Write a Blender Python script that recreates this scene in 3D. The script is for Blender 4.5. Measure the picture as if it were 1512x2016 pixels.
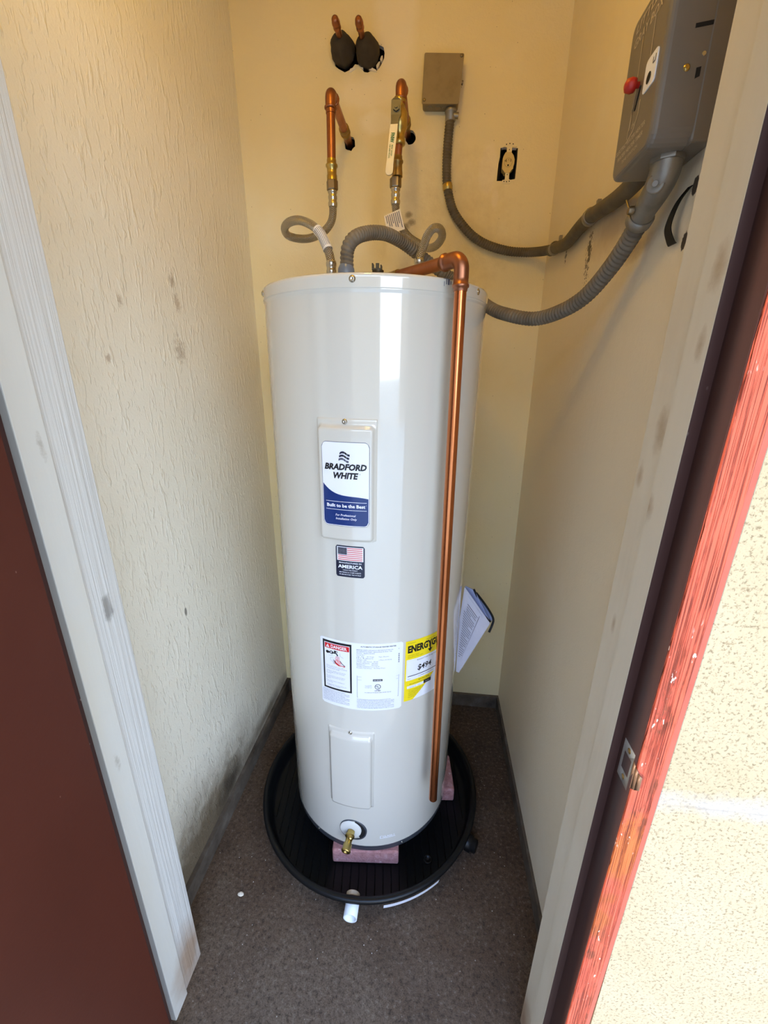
import bpy, bmesh, math, random
from math import sin, cos, pi, radians, sqrt, atan2, exp
from mathutils import Vector, Matrix
random.seed(7)
for o in list(bpy.data.objects): bpy.data.objects.remove(o)
SC = bpy.context.scene
COL = SC.collection

def lin(c):
    f = lambda v: v/12.92 if v <= .04045 else ((v+.055)/1.055)**2.4
    return tuple(f(v/255.) for v in c)+(1.,)

# ---------------------------------------------------------------- camera, sky, sun, exposure
cam = bpy.data.cameras.new('camera'); co = bpy.data.objects.new('camera', cam); COL.objects.link(co); SC.camera = co
cam.sensor_fit = 'VERTICAL'; cam.sensor_height = 24.0; cam.lens = 24.0*814.69/2016; cam.clip_start = .02
YAW, PITCH, ROLL = -.11429, .32007, .00262
f0 = Vector((sin(YAW), cos(YAW), 0)); r0 = Vector((cos(YAW), -sin(YAW), 0)); up = Vector((0, 0, 1))
fw = f0*cos(PITCH)-up*sin(PITCH); u0 = up*cos(PITCH)+f0*sin(PITCH)
rr = r0*cos(ROLL)+u0*sin(ROLL); uu = u0*cos(ROLL)-r0*sin(ROLL)
co.matrix_world = Matrix(((rr.x, uu.x, -fw.x, .16414), (rr.y, uu.y, -fw.y, -1.08203), (rr.z, uu.z, -fw.z, 1.39096), (0, 0, 0, 1)))

W = bpy.data.worlds.new('sky'); SC.world = W; W.use_nodes = True
nt = W.node_tree; nt.nodes.clear()
wo = nt.nodes.new('ShaderNodeOutputWorld'); wb = nt.nodes.new('ShaderNodeBackground'); wr = nt.nodes.new('ShaderNodeValToRGB')
wx = nt.nodes.new('ShaderNodeSeparateXYZ'); wt = nt.nodes.new('ShaderNodeTexCoord')
nt.links.new(wt.outputs['Generated'], wx.inputs[0]); nt.links.new(wx.outputs['Z'], wr.inputs[0]); nt.links.new(wr.outputs[0], wb.inputs[0]); nt.links.new(wb.outputs[0], wo.inputs[0])
wr.color_ramp.elements[0].position = 0.0; wr.color_ramp.elements[0].color = (.80, .88, .95, 1)
wr.color_ramp.elements[1].position = .7; wr.color_ramp.elements[1].color = (.26, .44, .85, 1)
e = wr.color_ramp.elements.new(.18); e.color = (.72, .83, .96, 1)
wb.inputs[1].default_value = 5.9

sun = bpy.data.lights.new('sun', 'SUN'); so = bpy.data.objects.new('sun', sun); COL.objects.link(so)
sun.energy = 3.9; sun.angle = radians(.55); sun.color = (1.0, .90, .74)
SUN_EL = radians(22); hx, hy = .759, .815; hn = sqrt(hx*hx+hy*hy)
sdir = Vector((hx/hn*cos(SUN_EL), hy/hn*cos(SUN_EL), -sin(SUN_EL)))
so.rotation_euler = sdir.to_track_quat('-Z', 'Y').to_euler(); so.location = (-4, -6, 5)

SC.view_settings.view_transform = 'Standard'; SC.view_settings.look = 'None'; SC.view_settings.gamma = 1.0
SC.view_settings.use_curve_mapping = False; SC.view_settings.exposure = 0.6
try:
    SC.cycles.max_bounces = 14; SC.cycles.diffuse_bounces = 10; SC.cycles.glossy_bounces = 6
    SC.cycles.caustics_reflective = False; SC.cycles.caustics_refractive = False; SC.cycles.sample_clamp_indirect = 4.0
except Exception: pass

# ---------------------------------------------------------------- material helpers
MATS = {}
class N:
    """thin wrapper around a material node tree"""
    def __init__(s, name, col, rough=.5, metal=0., spec=.5):
        s.m = bpy.data.materials.new(name); s.m.use_nodes = True; s.t = s.m.node_tree
        s.b = s.t.nodes['Principled BSDF']; s.tc = s.t.nodes.new('ShaderNodeTexCoord')
        s.b.inputs['Roughness'].default_value = rough; s.b.inputs['Metallic'].default_value = metal
        s.b.inputs['Specular IOR Level'].default_value = spec
        r = s.t.nodes.new('ShaderNodeRGB'); r.outputs[0].default_value = lin(col) if len(col) == 3 else col
        s.c = r.outputs[0]; s.h = None; MATS[name] = s.m
    def n(s, k): return s.t.nodes.new(k)
    def l(s, a, b): s.t.links.new(a, b)
    def coord(s, scale=(1, 1, 1), loc=(0, 0, 0), src='Object', rot=(0, 0, 0)):
        mp = s.n('ShaderNodeMapping'); s.l(s.tc.outputs[src], mp.inputs[0])
        mp.inputs['Scale'].default_value = scale; mp.inputs['Location'].default_value = loc; mp.inputs['Rotation'].default_value = rot
        return mp.outputs[0]
    def noise(s, scale=10, detail=4, rough=.55, mp=(1, 1, 1), src='Object', loc=(0, 0, 0), dist=0):
        q = s.n('ShaderNodeTexNoise'); s.l(s.coord(mp, loc, src), q.inputs['Vector'])
        q.inputs['Scale'].default_value = scale; q.inputs['Detail'].default_value = detail; q.inputs['Roughness'].default_value = rough; q.inputs['Distortion'].default_value = dist
        return q.outputs['Fac']
    def voro(s, scale=50, mp=(1, 1, 1), feature='F1', src='Object'):
        q = s.n('ShaderNodeTexVoronoi'); q.feature = feature; s.l(s.coord(mp, (0, 0, 0), src), q.inputs['Vector']); q.inputs['Scale'].default_value = scale
        return q.outputs['Distance']
    def rng(s, v, a, b, lo=0., hi=1.):
        q = s.n('ShaderNodeMapRange'); s.l(v, q.inputs[0]); q.inputs[1].default_value = a; q.inputs[2].default_value = b
        q.inputs[3].default_value = lo; q.inputs[4].default_value = hi; q.clamp = True; return q.outputs[0]
    def math(s, op, a, b=None):
        q = s.n('ShaderNodeMath'); q.operation = op
        for i, v in enumerate((a, b)):
            if v is None: continue
            if isinstance(v, (int, float)): q.inputs[i].default_value = v
            else: s.l(v, q.inputs[i])
        return q.outputs[0]
    def mix(s, fac, col):
        q = s.n('ShaderNodeMix'); q.data_type = 'RGBA'
        if isinstance(fac, (int, float)): q.inputs[0].default_value = fac
        else: s.l(fac, q.inputs[0])
        s.l(s.c, q.inputs[6])
        q.inputs[7].default_value = lin(col); s.c = q.outputs[2]; return s
    def var(s, dark, light, scale=8, mp=(1, 1, 1), amt=.6, detail=4):
        f = s.noise(scale, detail, .6, mp); s.mix(s.rng(f, .52, .78, 0, amt), light); s.mix(s.rng(f, .48, .24, 0, amt), dark); return s
    def stain(s, center, radii, col, amt=.6, nscale=20, soft=.5, wob=.9, mp=(1, 1, 1)):
        a = s.n('ShaderNodeVectorMath'); a.operation = 'SUBTRACT'; g_ = s.n('ShaderNodeNewGeometry'); s.l(g_.outputs['Position'], a.inputs[0]); a.inputs[1].default_value = center
        d = s.n('ShaderNodeVectorMath'); d.operation = 'DIVIDE'; s.l(a.outputs[0], d.inputs[0]); d.inputs[1].default_value = radii
        g = s.n('ShaderNodeVectorMath'); g.operation = 'LENGTH'; s.l(d.outputs[0], g.inputs[0])
        w = s.math('ADD', g.outputs['Value'], s.math('MULTIPLY', s.math('SUBTRACT', s.noise(nscale, 5, .65, mp), .5), wob*2))
        s.mix(s.rng(w, 1.0, 1.0-soft, 0, amt), col); return s
    def addh(s, v, k=1.0):
        v = s.math('MULTIPLY', v, k); s.h = v if s.h is None else s.math('ADD', s.h, v); return s
    def done(s, strength=.3, dist=.002, rough_var=None):
        s.l(s.c, s.b.inputs['Base Color'])
        if s.h is not None:
            q = s.n('ShaderNodeBump'); q.inputs['Strength'].default_value = strength; q.inputs['Distance'].default_value = dist
            s.l(s.h, q.inputs['Height']); s.l(q.outputs[0], s.b.inputs['Normal'])
        return s.m

def simple(name, col, rough=.5, metal=0., dark=None, light=None, scale=12, amt=.5, bump=0., bscale=150, spec=.5, mp=(1, 1, 1)):
    k = N(name, col, rough, metal, spec)
    dark = dark or tuple(int(v*.8) for v in col); light = light or tuple(min(255, int(v*1.1)+3) for v in col)
    k.var(dark, light, scale, mp, amt)
    if bump: k.addh(k.noise(bscale, 3))
    return k.done(bump, .001)

PAINT = (233, 229, 214)
def wall_mat(name, col=PAINT, drip=False):
    k = N(name, col, .62, 0, .35); k.var((222, 213, 190), (241, 239, 228), 3.0, (1, 1, 1), .35)
    k.addh(k.noise(260, 3), .5)
    if drip:
        v = k.noise(64, 3, .5, (1, 1, .27), dist=.4); k.addh(k.rng(v, .57, .66), 1.3)
        v2 = k.noise(115, 2, .5, (1, 1, .33), loc=(3, 1, 2)); k.addh(k.rng(v2, .58, .66), 1.0)
    else: k.addh(k.noise(90, 2), .7)
    return k
# left wall: runs and drips of paint, dirt low down
k = wall_mat('left_wall_paint', PAINT, True)
k.stain((-.46, -.26, .08), (.4, .46, .27), (128, 114, 92), .85, 10, .75, .35)
k.stain((-.46, -.28, .07), (.4, .36, .17), (100, 86, 66), .8, 22, .7, .9)
k.stain((-.46, -.12, .10), (.3, .12, .075), (52, 44, 36), .8, 26, .8, .45)
k.stain((-.46, .2, .08), (.3, .3, .05), (96, 82, 62), .8, 14, .8, .4)
for y, z, r in ((-.038, 1.551, .018), (-.055, 1.447, .024), (-.05, 1.60, .012), (-.30, 1.42, .008), (-.24, 1.53, .01)):
    k.stain((-.46, y, z), (.2, r, r*1.4), (138, 112, 78), .5, 110, .8, 1.6)
k.stain((-.46, -.2, .8), (.3, .006, .015), (60, 52, 44), .7, 60, .4, .5)
M_WL = k.done(.5, .0018)
k = wall_mat('back_wall_paint', (232, 218, 174))
k.stain((.02, .433, 2.38), (.07, .2, .26), (240, 230, 204), .75, 12, .35, .35)
k.stain((-.06, .433, 2.17), (.13, .2, .05), (240, 230, 204), .7, 16, .5, .5)
k.stain((-.03, .433, 2.10), (.07, .2, .035), (242, 234, 212), .7, 16, .4, .5)
k.stain((.30, .433, 1.97), (.03, .2, .08), (238, 226, 200), .5, 24, .3, .5)
k.stain((.325, .433, 1.90), (.012, .2, .03), (238, 226, 200), .5, 24, .3, .5)
k.stain((.09, .433, 2.05), (.03, .2, .03), (238, 226, 200), .5, 30, .3, .5)
for x, z in ((.066, 1.865), (.075, 1.845), (.058, 1.835)): k.stain((x, .433, z), (.014, .2, .012), (92, 66, 26), .6, 60, .6, .6)
k.stain((.2, .433, 1.80), (.2, .2, .25), (170, 140, 84), .25, 30, .9, .9)
sp = k.voro(38); k.mix(k.rng(sp, .045, .03, 0, .75), (84, 64, 36))
M_WB = k.done(.5, .0018)
k = wall_mat('right_wall_paint', (228, 216, 190))
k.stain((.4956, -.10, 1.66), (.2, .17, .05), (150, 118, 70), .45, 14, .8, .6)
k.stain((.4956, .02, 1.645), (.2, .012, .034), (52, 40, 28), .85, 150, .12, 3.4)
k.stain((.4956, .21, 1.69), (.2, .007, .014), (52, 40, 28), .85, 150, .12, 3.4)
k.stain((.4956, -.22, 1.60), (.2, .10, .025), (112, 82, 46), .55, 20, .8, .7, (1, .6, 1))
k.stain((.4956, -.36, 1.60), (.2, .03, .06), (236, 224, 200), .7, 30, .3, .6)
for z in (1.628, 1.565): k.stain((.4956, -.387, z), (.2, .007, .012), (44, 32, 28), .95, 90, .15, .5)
k.addh(k.noise(60, 3, .5, (1, 1, .12)), .6)
M_WR = k.done(.4, .0016)
M_CEIL = simple('ceiling_paint', (222, 204, 166), .7, bump=.2, bscale=200)
# concrete
k = N('stained_concrete', (98, 79, 62), .82, 0, .3)
k.var((60, 45, 33), (120, 104, 86), 7, (1, 1, 1), .75, 6)
k.stain((.35, .1, 0), (.35, .55, .3), (58, 42, 32), .6, 8, .8, .5)
k.stain((-.28, -.15, 0), (.12, .45, .3), (84, 64, 48), .5, 8, .8, .5)
k.stain((-.1, -.55, 0), (.5, .25, .3), (124, 112, 98), .45, 10, .9, .6)
f = k.noise(95, 6, .75); k.mix(k.rng(f, .5, .36, 0, .7), (44, 35, 28)); k.mix(k.rng(f, .55, .68, 0, .5), (150, 140, 126)); f3 = k.noise(300, 4, .7); k.mix(k.rng(f3, .48, .36, 0, .6), (48, 40, 33)); k.addh(f3, .5)
sp = k.voro(62); nn = k.noise(9, 2); k.mix(k.math('MULTIPLY', k.rng(sp, .10, .06, 0, .9), k.rng(nn, .5, .6)), (214, 208, 198))
k.addh(f, .8); k.addh(k.noise(30, 4), .8)
M_FLOOR = k.done(.8, .004)
k = N('curb_concrete', (92, 83, 73), .9, 0, .2); k.var((44, 37, 31), (126, 118, 108), 14, (1, 1, 1), .8, 6); k.addh(k.noise(70, 5), 1)
M_CURB = k.done(.6, .003)
k = N('white_trim_paint', (198, 196, 189), .5, 0, .4); k.var((200, 190, 166), (218, 216, 209), 5, (1, 1, .3), .4)
k.stain((-.37, -.53, .06), (.06, .08, .13), (140, 104, 66), .75, 14, .8, .5); k.stain((-.37, -.49, .12), (.03, .02, .05), (46, 38, 30), .8, 30, .6, .5)
for y, z in ((-.58, 1.30), (-.535, .95), (-.59, .75)): k.stain((-.36, y, z), (.03, .006, .022), (128, 116, 98), .45, 90, .8, 1.2)
M_TRIM = k.addh(k.noise(160, 2, .5, (1, 1, .1)), 1).done(.2, .001)
k = N('grained_white_trim', (198, 197, 193), .5, 0, .4)
g = k.noise(150, 3, .6, (1, 1, .015)); k.mix(k.rng(g, .5, .3, 0, .35), (176, 172, 164)); k.stain((-.37, -.53, .06), (.06, .08, .13), (140, 104, 66), .75, 14, .8, .5)
k.stain((-.367, -.53, 1.02), (.03, .012, .03), (90, 84, 76), .6, 60, .5, .7)
M_GRAIN = k.addh(g, 1).done(.7, .003)
k = N('aged_white_trim', (214, 204, 182), .5, 0, .4); k.var((186, 164, 126), (226, 220, 204), 6, (1, 1, .3), .45)
for y, z, r in ((-.555, 1.33, .035), (-.60, 1.42, .02), (-.575, 1.24, .025), (-.60, 1.49, .03), (-.545, 1.06, .015), (-.53, 1.27, .02)): k.stain((.42, y, z), (.05, r*.45, r), (150, 118, 74), .6, 40, .9, .7)
k.stain((.42, -.53, .04), (.06, .06, .10), (136, 96, 58), .8, 14, .9, .5)
M_TRIMR = k.addh(k.noise(120, 2, .5, (1, 1, .08)), 1).done(.25, .001)
k = N('dark_brown_paint', (64, 40, 35), .45, 0, .3); k.var((54, 34, 32), (74, 48, 43), 6, (1, 1, .3), .6)
f = k.voro(45, (1, 1, .6)); nn = k.noise(6, 2); k.mix(k.math('MULTIPLY', k.rng(f, .07, .04, 0, .8), k.rng(nn, .56, .62)), (190, 170, 160))
M_BROWN = k.addh(k.noise(120, 2, .5, (1, 1, .2)), 1).done(.2, .001)
k = N('red_brown_door_paint', (70, 31, 20), .5, 0, .2); k.var((62, 27, 17), (80, 39, 27), 4, (1, 1, .5), .6)
f = k.voro(30, (1, 1, .5)); nn = k.noise(4, 3); k.mix(k.math('MULTIPLY', k.rng(f, .05, .03, 0, .7), k.rng(nn, .5, .58)), (190, 150, 136))
M_DOOR = k.addh(k.noise(200, 2), 1).done(.12, .001)
# weathered salmon paint on wood
k = N('weathered_salmon_paint', (188, 88, 68), .65, 0, .2); k.var((164, 68, 56), (200, 102, 80), 9, (1, 1, .3), .7)
lines = k.noise(750, 3, .5, (1, .2, .008)); patchy = k.noise(7, 4, .6, (1, 1, .45), loc=(1, 2, .4))
crack = k.math('MULTIPLY', k.rng(lines, .45, .39), k.rng(k.noise(60, 3, .6, (1, 1, .25)), .38, .50))
k.stain((.45, -.66, .78), (.03, .05, .07), (176, 98, 48), .75, 22, .5, 1.1); k.stain((.437, -.66, .63), (.02, .05, .06), (160, 92, 48), .7, 22, .5, 1.1)
k.mix(k.math('MULTIPLY', k.rng(patchy, .53, .60), k.rng(k.noise(90, 4, .7, (1, 1, .3)), .46, .56, 0, .85)), (120, 66, 48))
k.mix(k.math('MULTIPLY', crack, .8), (84, 34, 28))
fl = k.noise(130, 3, .6, (1, 1, .35), loc=(5, 3, 1)); k.mix(k.math('MULTIPLY', k.rng(fl, .64, .68), k.rng(k.noise(6, 2, .5, loc=(2, 2, 2)), .45, .55)), (240, 214, 204))
k.addh(k.rng(lines, .40, .5), 1.2); k.addh(k.rng(patchy, .6, .54), .8)
M_SALMON = k.done(.8, .004)
M_SALMONS = simple('smooth_salmon_paint', (164, 80, 64), .6, dark=(146, 66, 54), scale=30, bump=.15)
# stucco
k = N('cream_stucco', (166, 155, 130), .9, 0, .2); k.var((152, 140, 112), (174, 165, 144), 6, (1, 1, 1), .5)
f = k.noise(230, 4, .62); k.mix(k.rng(f, .46, .36, 0, .75), (104, 92, 72)); f2 = k.noise(150, 3, .6, loc=(4, 4, 4)); k.mix(k.rng(f2, .40, .32, 0, .6), (120, 106, 82))
k.stain((.6, -.65, .868), (.5, .2, .024), (160, 159, 158), .7, 34, .8, .9)
k.stain((.66, -.65, .862), (.35, .2, .0022), (96, 88, 84), .45, 24, 1.6, 1.6)
k.addh(f, 1.2); k.addh(k.noise(60, 4), .6)
M_STUCCO = k.done(.5, .003)
# objects
k = N('enamel', (210, 206, 196), .1, 0, .5); k.addh(k.noise(60, 3), 1); k.b.inputs['Coat Weight'].default_value = 1.; k.b.inputs['Coat Roughness'].default_value = .04
M_TANK = k.done(.06, .001)
M_TANK2 = simple('cover_enamel', (221, 219, 213), .16, amt=.1, bump=.04, bscale=100)
M_BLACK = simple('black_plastic', (13, 14, 16), .4, spec=.3, dark=(8, 8, 9), light=(19, 20, 22), scale=20, bump=.1)
M_DKGRAY = simple('dark_gray_band', (58, 62, 70), .45)
k = N('aged_copper', (168, 112, 84), .38, 1.0); k.var((104, 62, 42), (196, 142, 112), 14, (1, 1, .25), .8, 6)
M_COP = k.addh(k.noise(80, 3), 1).done(.12, .001)
k = N('bright_copper', (200, 122, 76), .24, 1.0); k.var((128, 66, 38), (222, 152, 112), 18, (1, 1, .12), .7, 6)
M_COP2 = k.addh(k.noise(60, 3), 1).done(.08, .001)
M_BRASS = simple('brass', (188, 164, 98), .3, 1.0, dark=(130, 98, 40), light=(228, 204, 130), scale=30, amt=.6)
M_BRASSD = simple('tarnished_brass', (156, 130, 82), .4, 1.0, dark=(100, 72, 34), scale=40, amt=.7)
M_NUT = simple('dull_steel_nut', (142, 128, 106), .42, 1.0, amt=.4)
M_STEEL = simple('bright_steel', (196, 190, 178), .25, 1.0, amt=.3)
M_ZINC = simple('zinc_casting', (150, 146, 138), .5, .85, dark=(110, 104, 94), scale=30, bump=.2)
M_DARK = simple('dark_void', (14, 11, 9), .9, amt=.2)
# braid
k = N('steel_braid', (196, 190, 178), .30, .95)
u = k.coord((1, 1, 1), (0, 0, 0), 'UV'); sx = k.n('ShaderNodeSeparateXYZ'); k.l(u, sx.inputs[0])
a = k.math('SINE', k.math('ADD', k.math('MULTIPLY', sx.outputs[0], 2*pi*11), k.math('MULTIPLY', sx.outputs[1], 1500.)))
b = k.math('SINE', k.math('SUBTRACT', k.math('MULTIPLY', sx.outputs[0], 2*pi*11), k.math('MULTIPLY', sx.outputs[1], 1500.)))
ab = k.math('MAXIMUM', a, b); k.mix(k.rng(ab, .5, -.4, 0, .9), (96, 90, 78)); k.addh(ab, 1)
M_BRAID = k.done(.9, .0012)
k = N('gray_conduit_jacket', (112, 104, 92), .62, 0, .4); k.var((78, 70, 58), (140, 132, 120), 25, (1, 1, 1), .7, 5); M_COND = k.addh(k.noise(200, 3), 1).done(.2, .001)
k = N('dark_conduit_jacket', (92, 84, 72), .6, .1, .4); k.var((60, 52, 42), (118, 108, 92), 25, (1, 1, 1), .7, 5); M_COND2 = k.addh(k.noise(200, 3), 1).done(.2, .001)
M_BLUEG = simple('blue_gray_connector', (104, 116, 136), .28, amt=.2)
k = N('gray_box_enamel', (114, 106, 96), .36, 0, .5); k.var((104, 96, 84), (122, 115, 106), 10, (1, 1, 1), .5); M_TIMER = k.addh(k.noise(300, 2), 1).done(.08, .001)
k = N('painted_junction_box', (138, 122, 92), .55, 0, .4); k.var((112, 94, 62), (150, 134, 104), 22, (1, 1, 1), .7); M_JB = k.addh(k.noise(160, 3), 1).done(.25, .001)
M_FOAM = simple('black_pipe_foam', (58, 50, 40), .9, dark=(36, 30, 24), scale=40, bump=.5, bscale=90)
M_PLASTER = simple('broken_plaster', (232, 222, 204), .9, bump=.3)
k = N('pink_paver', (176, 128, 128), .9, 0, .2); k.var((136, 94, 96), (206, 170, 170), 60, (1, 1, 1), .8, 6)
k.mix(k.rng(k.noise(30, 5, .7, loc=(3, 0, 0)), .60, .70, 0, .8), (226, 212, 212)); M_BRICK = k.addh(k.noise(170, 4), 1).done(.9, .003)
M_PVC = simple('white_pvc', (232, 236, 238), .35, amt=.1)
M_PVCT = simple('tan_fitting', (206, 194, 176), .5, amt=.2)
M_WHITE = simple('label_white', (236, 238, 246), .32, amt=.05)
M_INK = simple('black_ink', (20, 20, 24), .4, amt=.1)
M_INKG = simple('gray_ink', (84, 86, 104), .5, amt=.1)
M_NAVY = simple('navy_ink', (30, 52, 112), .22, dark=(24, 40, 92), light=(40, 66, 130), amt=.4, scale=30)
M_NAVYD = simple('dark_navy_ink', (30, 34, 56), .35, amt=.2)
M_RED = simple('red_ink', (208, 32, 36), .4, amt=.1)
M_FLAGR = simple('flag_red_ink', (214, 92, 100), .4, amt=.1)
M_PINKI = simple('pale_red_ink', (236, 170, 172), .4, amt=.1)
M_YEL = simple('yellow_ink', (248, 220, 28), .35, amt=.1)
M_GREEN = simple('green_ink', (36, 110, 62), .5, amt=.1)
M_INKL = simple('faint_print', (150, 150, 172), .6, amt=.3)
M_LUG = simple('dark_lug_metal', (74, 66, 50), .5, .7)
M_STRIKE = simple('gray_strike_metal', (176, 176, 172), .45, .15, amt=.3)
M_LIP = simple('worn_brown_lip', (128, 96, 72), .45, .3, scale=60, amt=.7)
M_LEVARM = simple('dull_plated_steel', (112, 108, 92), .55, .6, amt=.3)
M_LEVER = simple('lever_coating', (226, 214, 182), .4, amt=.15)
M_REDK = simple('red_knob', (186, 40, 28), .4, amt=.2)
M_PLATE = simple('plate_glare', (244, 246, 250), .3, .0, amt=.05)  # white colour carries the metal plate's bright reflection
M_PRINT = simple('beige_print', (190, 178, 160), .5, amt=.2)
M_RECEP = simple('ivory_receptacle', (214, 190, 128), .4, amt=.2)
M_PAPER = simple('paper', (206, 208, 226), .6, dark=(186, 188, 212), scale=30, amt=.4)
M_PAPERB = simple('blue_gray_paper', (146, 158, 200), .5, amt=.3)
M_TAG = simple('tag_paper', (226, 216, 200), .5, amt=.2)
M_SLAB = simple('shade_slab_paint', (196, 180, 150), .8)
M_GROUND = simple('outdoor_paving', (196, 186, 166), .9, scale=2, bump=.3, bscale=60)
k = N('fill_lamp_glow', (255, 220, 160), .5); k.b.inputs['Emission Color'].default_value = (1.0, .60, .06, 1); k.b.inputs['Emission Strength'].default_value = 86.; M_FILL = k.done()  # glow of the added fill lamp
M_OPP = simple('skyblock_paint', (150, 132, 110), .9, scale=2)

# ---------------------------------------------------------------- mesh helpers
class MB:
    def __init__(s): s.v = []; s.f = []; s.m = []; s.s = []; s.uv = []
    def add(s, vs, fs, mat=0, smooth=False, uvs=None):
        o = len(s.v); s.v += [tuple(p) for p in vs]
        for i, f in enumerate(fs):
            s.f.append(tuple(o+j for j in f)); s.m.append(mat); s.s.append(smooth); s.uv.append(uvs[i] if uvs else None)
    def box(s, a, b, mat=0, bev=0.):
        if bev:
            bm = bmesh.new(); bmesh.ops.create_cube(bm, size=1)
            for v in bm.verts: v.co = Vector([(a[i]+b[i])/2+v.co[i]*(b[i]-a[i]) for i in range(3)])
            bmesh.ops.bevel(bm, geom=list(bm.edges), offset=bev, segments=2, profile=.5, affect='EDGES')
            s.bm(bm, mat, False); return s
        x0, y0, z0 = a; x1, y1, z1 = b
        s.add([(x0, y0, z0), (x1, y0, z0), (x1, y1, z0), (x0, y1, z0), (x0, y0, z1), (x1, y0, z1), (x1, y1, z1), (x0, y1, z1)],
              [(0, 3, 2, 1), (4, 5, 6, 7), (0, 1, 5, 4), (1, 2, 6, 5), (2, 3, 7, 6), (3, 0, 4, 7)], mat); return s
    def bm(s, bm, mat=0, smooth=False):
        bm.verts.index_update(); s.add([v.co.copy() for v in bm.verts], [[v.index for v in f.verts] for f in bm.faces], mat, smooth); bm.free(); return s
    def tube(s, pts, r, n=14, mat=0, caps=True, rf=None, uv=False, smooth=True, hexa=False):
        """rf(arc, angle) -> radius multiplier/absolute; pts already dense"""
        P = [Vector(p) for p in pts]; T = []
        for i in range(len(P)):
            t = P[min(i+1, len(P)-1)]-P[max(i-1, 0)]; T.append(t.normalized())
        ref = Vector((0, 0, 1)) if abs(T[0].z) < .9 else Vector((1, 0, 0))
        nrm = (ref-T[0]*ref.dot(T[0])).normalized(); arc = 0; vs = []; arcs = []
        for i, p in enumerate(P):
            if i:
                arc += (P[i]-P[i-1]).length; nrm = (nrm-T[i]*nrm.dot(T[i])).normalized()
            bi = T[i].cross(nrm); arcs.append(arc)
            for j in range(n):
                a = 2*pi*j/n; rad = rf(arc, a) if rf else (r[i] if isinstance(r, (list, tuple)) else r)
                vs.append(p+nrm*(rad*cos(a))+bi*(rad*sin(a)))
        fs = []; uvs = []
        for i in range(len(P)-1):
            for j in range(n):
                k = (j+1) % n; fs.append((i*n+j, i*n+k, (i+1)*n+k, (i+1)*n+j))
                uvs.append([(j/n, arcs[i]), ((j+1)/n, arcs[i]), ((j+1)/n, arcs[i+1]), (j/n, arcs[i+1])])
        s.add(vs, fs, mat, smooth and not hexa, uvs if uv else None)
        if caps:
            s.add(vs[:n], [tuple(range(n))[::-1]], mat); s.add(vs[-n:], [tuple(range(n))], mat)
        return s
    def lathe(s, origin, axis, prof, n=24, mat=0, smooth=True, cap=(True, True)):
        """prof: list of (dist along axis, radius)"""
        ax = Vector(axis).normalized(); ref = Vector((0, 0, 1)) if abs(ax.z) < .9 else Vector((1, 0, 0))
        u = (ref-ax*ref.dot(ax)).normalized(); w = ax.cross(u); o = Vector(origin); vs = []
        for d, r in prof:
            for j in range(n):
                a = 2*pi*j/n; vs.append(o+ax*d+u*(r*cos(a))+w*(r*sin(a)))
        fs = [(i*n+j, i*n+(j+1) % n, (i+1)*n+(j+1) % n, (i+1)*n+j) for i in range(len(prof)-1) for j in range(n)]
        s.add(vs, fs, mat, smooth)
        if cap[0] and prof[0][1] > 1e-6: s.add(vs[:n], [tuple(range(n))[::-1]], mat)
        if cap[1] and prof[-1][1] > 1e-6: s.add(vs[-n:], [tuple(range(n))], mat)
        return s
    def prism(s, poly, h0, h1, fn, mat=0):
        """poly 2D, fn(u,v,h)->3D"""
        n = len(poly); a = [fn(u, v, h0) for u, v in poly]; b = [fn(u, v, h1) for u, v in poly]
        s.add(a+b, [tuple(range(n))[::-1], tuple(range(n, 2*n))]+[(i, (i+1) % n, n+(i+1) % n, n+i) for i in range(n)], mat); return s

ROOT = {}
def obj(name, mb, mats, parent=None, **props):
    me = bpy.data.meshes.new(name); off = Vector((0, 0, 0))
    if parent is not None: off = ROOT.get(parent.name, Vector((0, 0, 0)))
    me.from_pydata([Vector(v)-off for v in mb.v], [], mb.f)
    for m in (mats if isinstance(mats, (list, tuple)) else [mats]): me.materials.append(m)
    me.polygons.foreach_set('material_index', mb.m); me.polygons.foreach_set('use_smooth', mb.s)
    if any(u is not None for u in mb.uv):
        L = me.uv_layers.new(name='map')
        for p, u in zip(me.polygons, mb.uv):
            if u:
                for li, q in zip(p.loop_indices, u): L.data[li].uv = q
    me.update(); o = bpy.data.objects.new(name, me); COL.objects.link(o)
    if parent is not None: o.parent = parent; ROOT[o.name] = off
    for a, b in props.items(): o[a] = b
    return o
def thing(name, label, cat, loc=(0, 0, 0), group=None, rot=(0, 0, 0), local=False):
    o = bpy.data.objects.new(name, None); COL.objects.link(o); o.location = loc; o.rotation_euler = rot; o.empty_display_size = .05
    o['label'] = label; o['category'] = cat
    if group: o['group'] = group
    ROOT[o.name] = Vector((0, 0, 0)) if local else Vector(loc); return o
def struct(name, mb, mats, label=None):
    o = obj(name, mb, mats); o['kind'] = 'structure'
    if label: o['label'] = label; o['category'] = name.split('_')[0]
    return o
def spline(P, n=8):
    P = [Vector(p) for p in P]; out = []
    for i in range(len(P)-1):
        a, b, c, d = P[max(i-1, 0)], P[i], P[i+1], P[min(i+2, len(P)-1)]
        for k in range(n):
            t = k/n; out.append(.5*((2*b)+(c-a)*t+(2*a-5*b+4*c-d)*t*t+(3*b-a-3*c+d)*t**3))
    out.append(P[-1]); return out
def resample(P, step):
    out = [P[0]]; acc = 0
    for i in range(1, len(P)):
        a, b = Vector(P[i-1]), Vector(P[i]); L = (b-a).length
        while acc+L >= step:
            t = (step-acc)/L; a = a.lerp(b, t); out.append(a); L = (b-a).length; acc = 0
        acc += L
    out.append(P[-1]); return out
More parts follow.
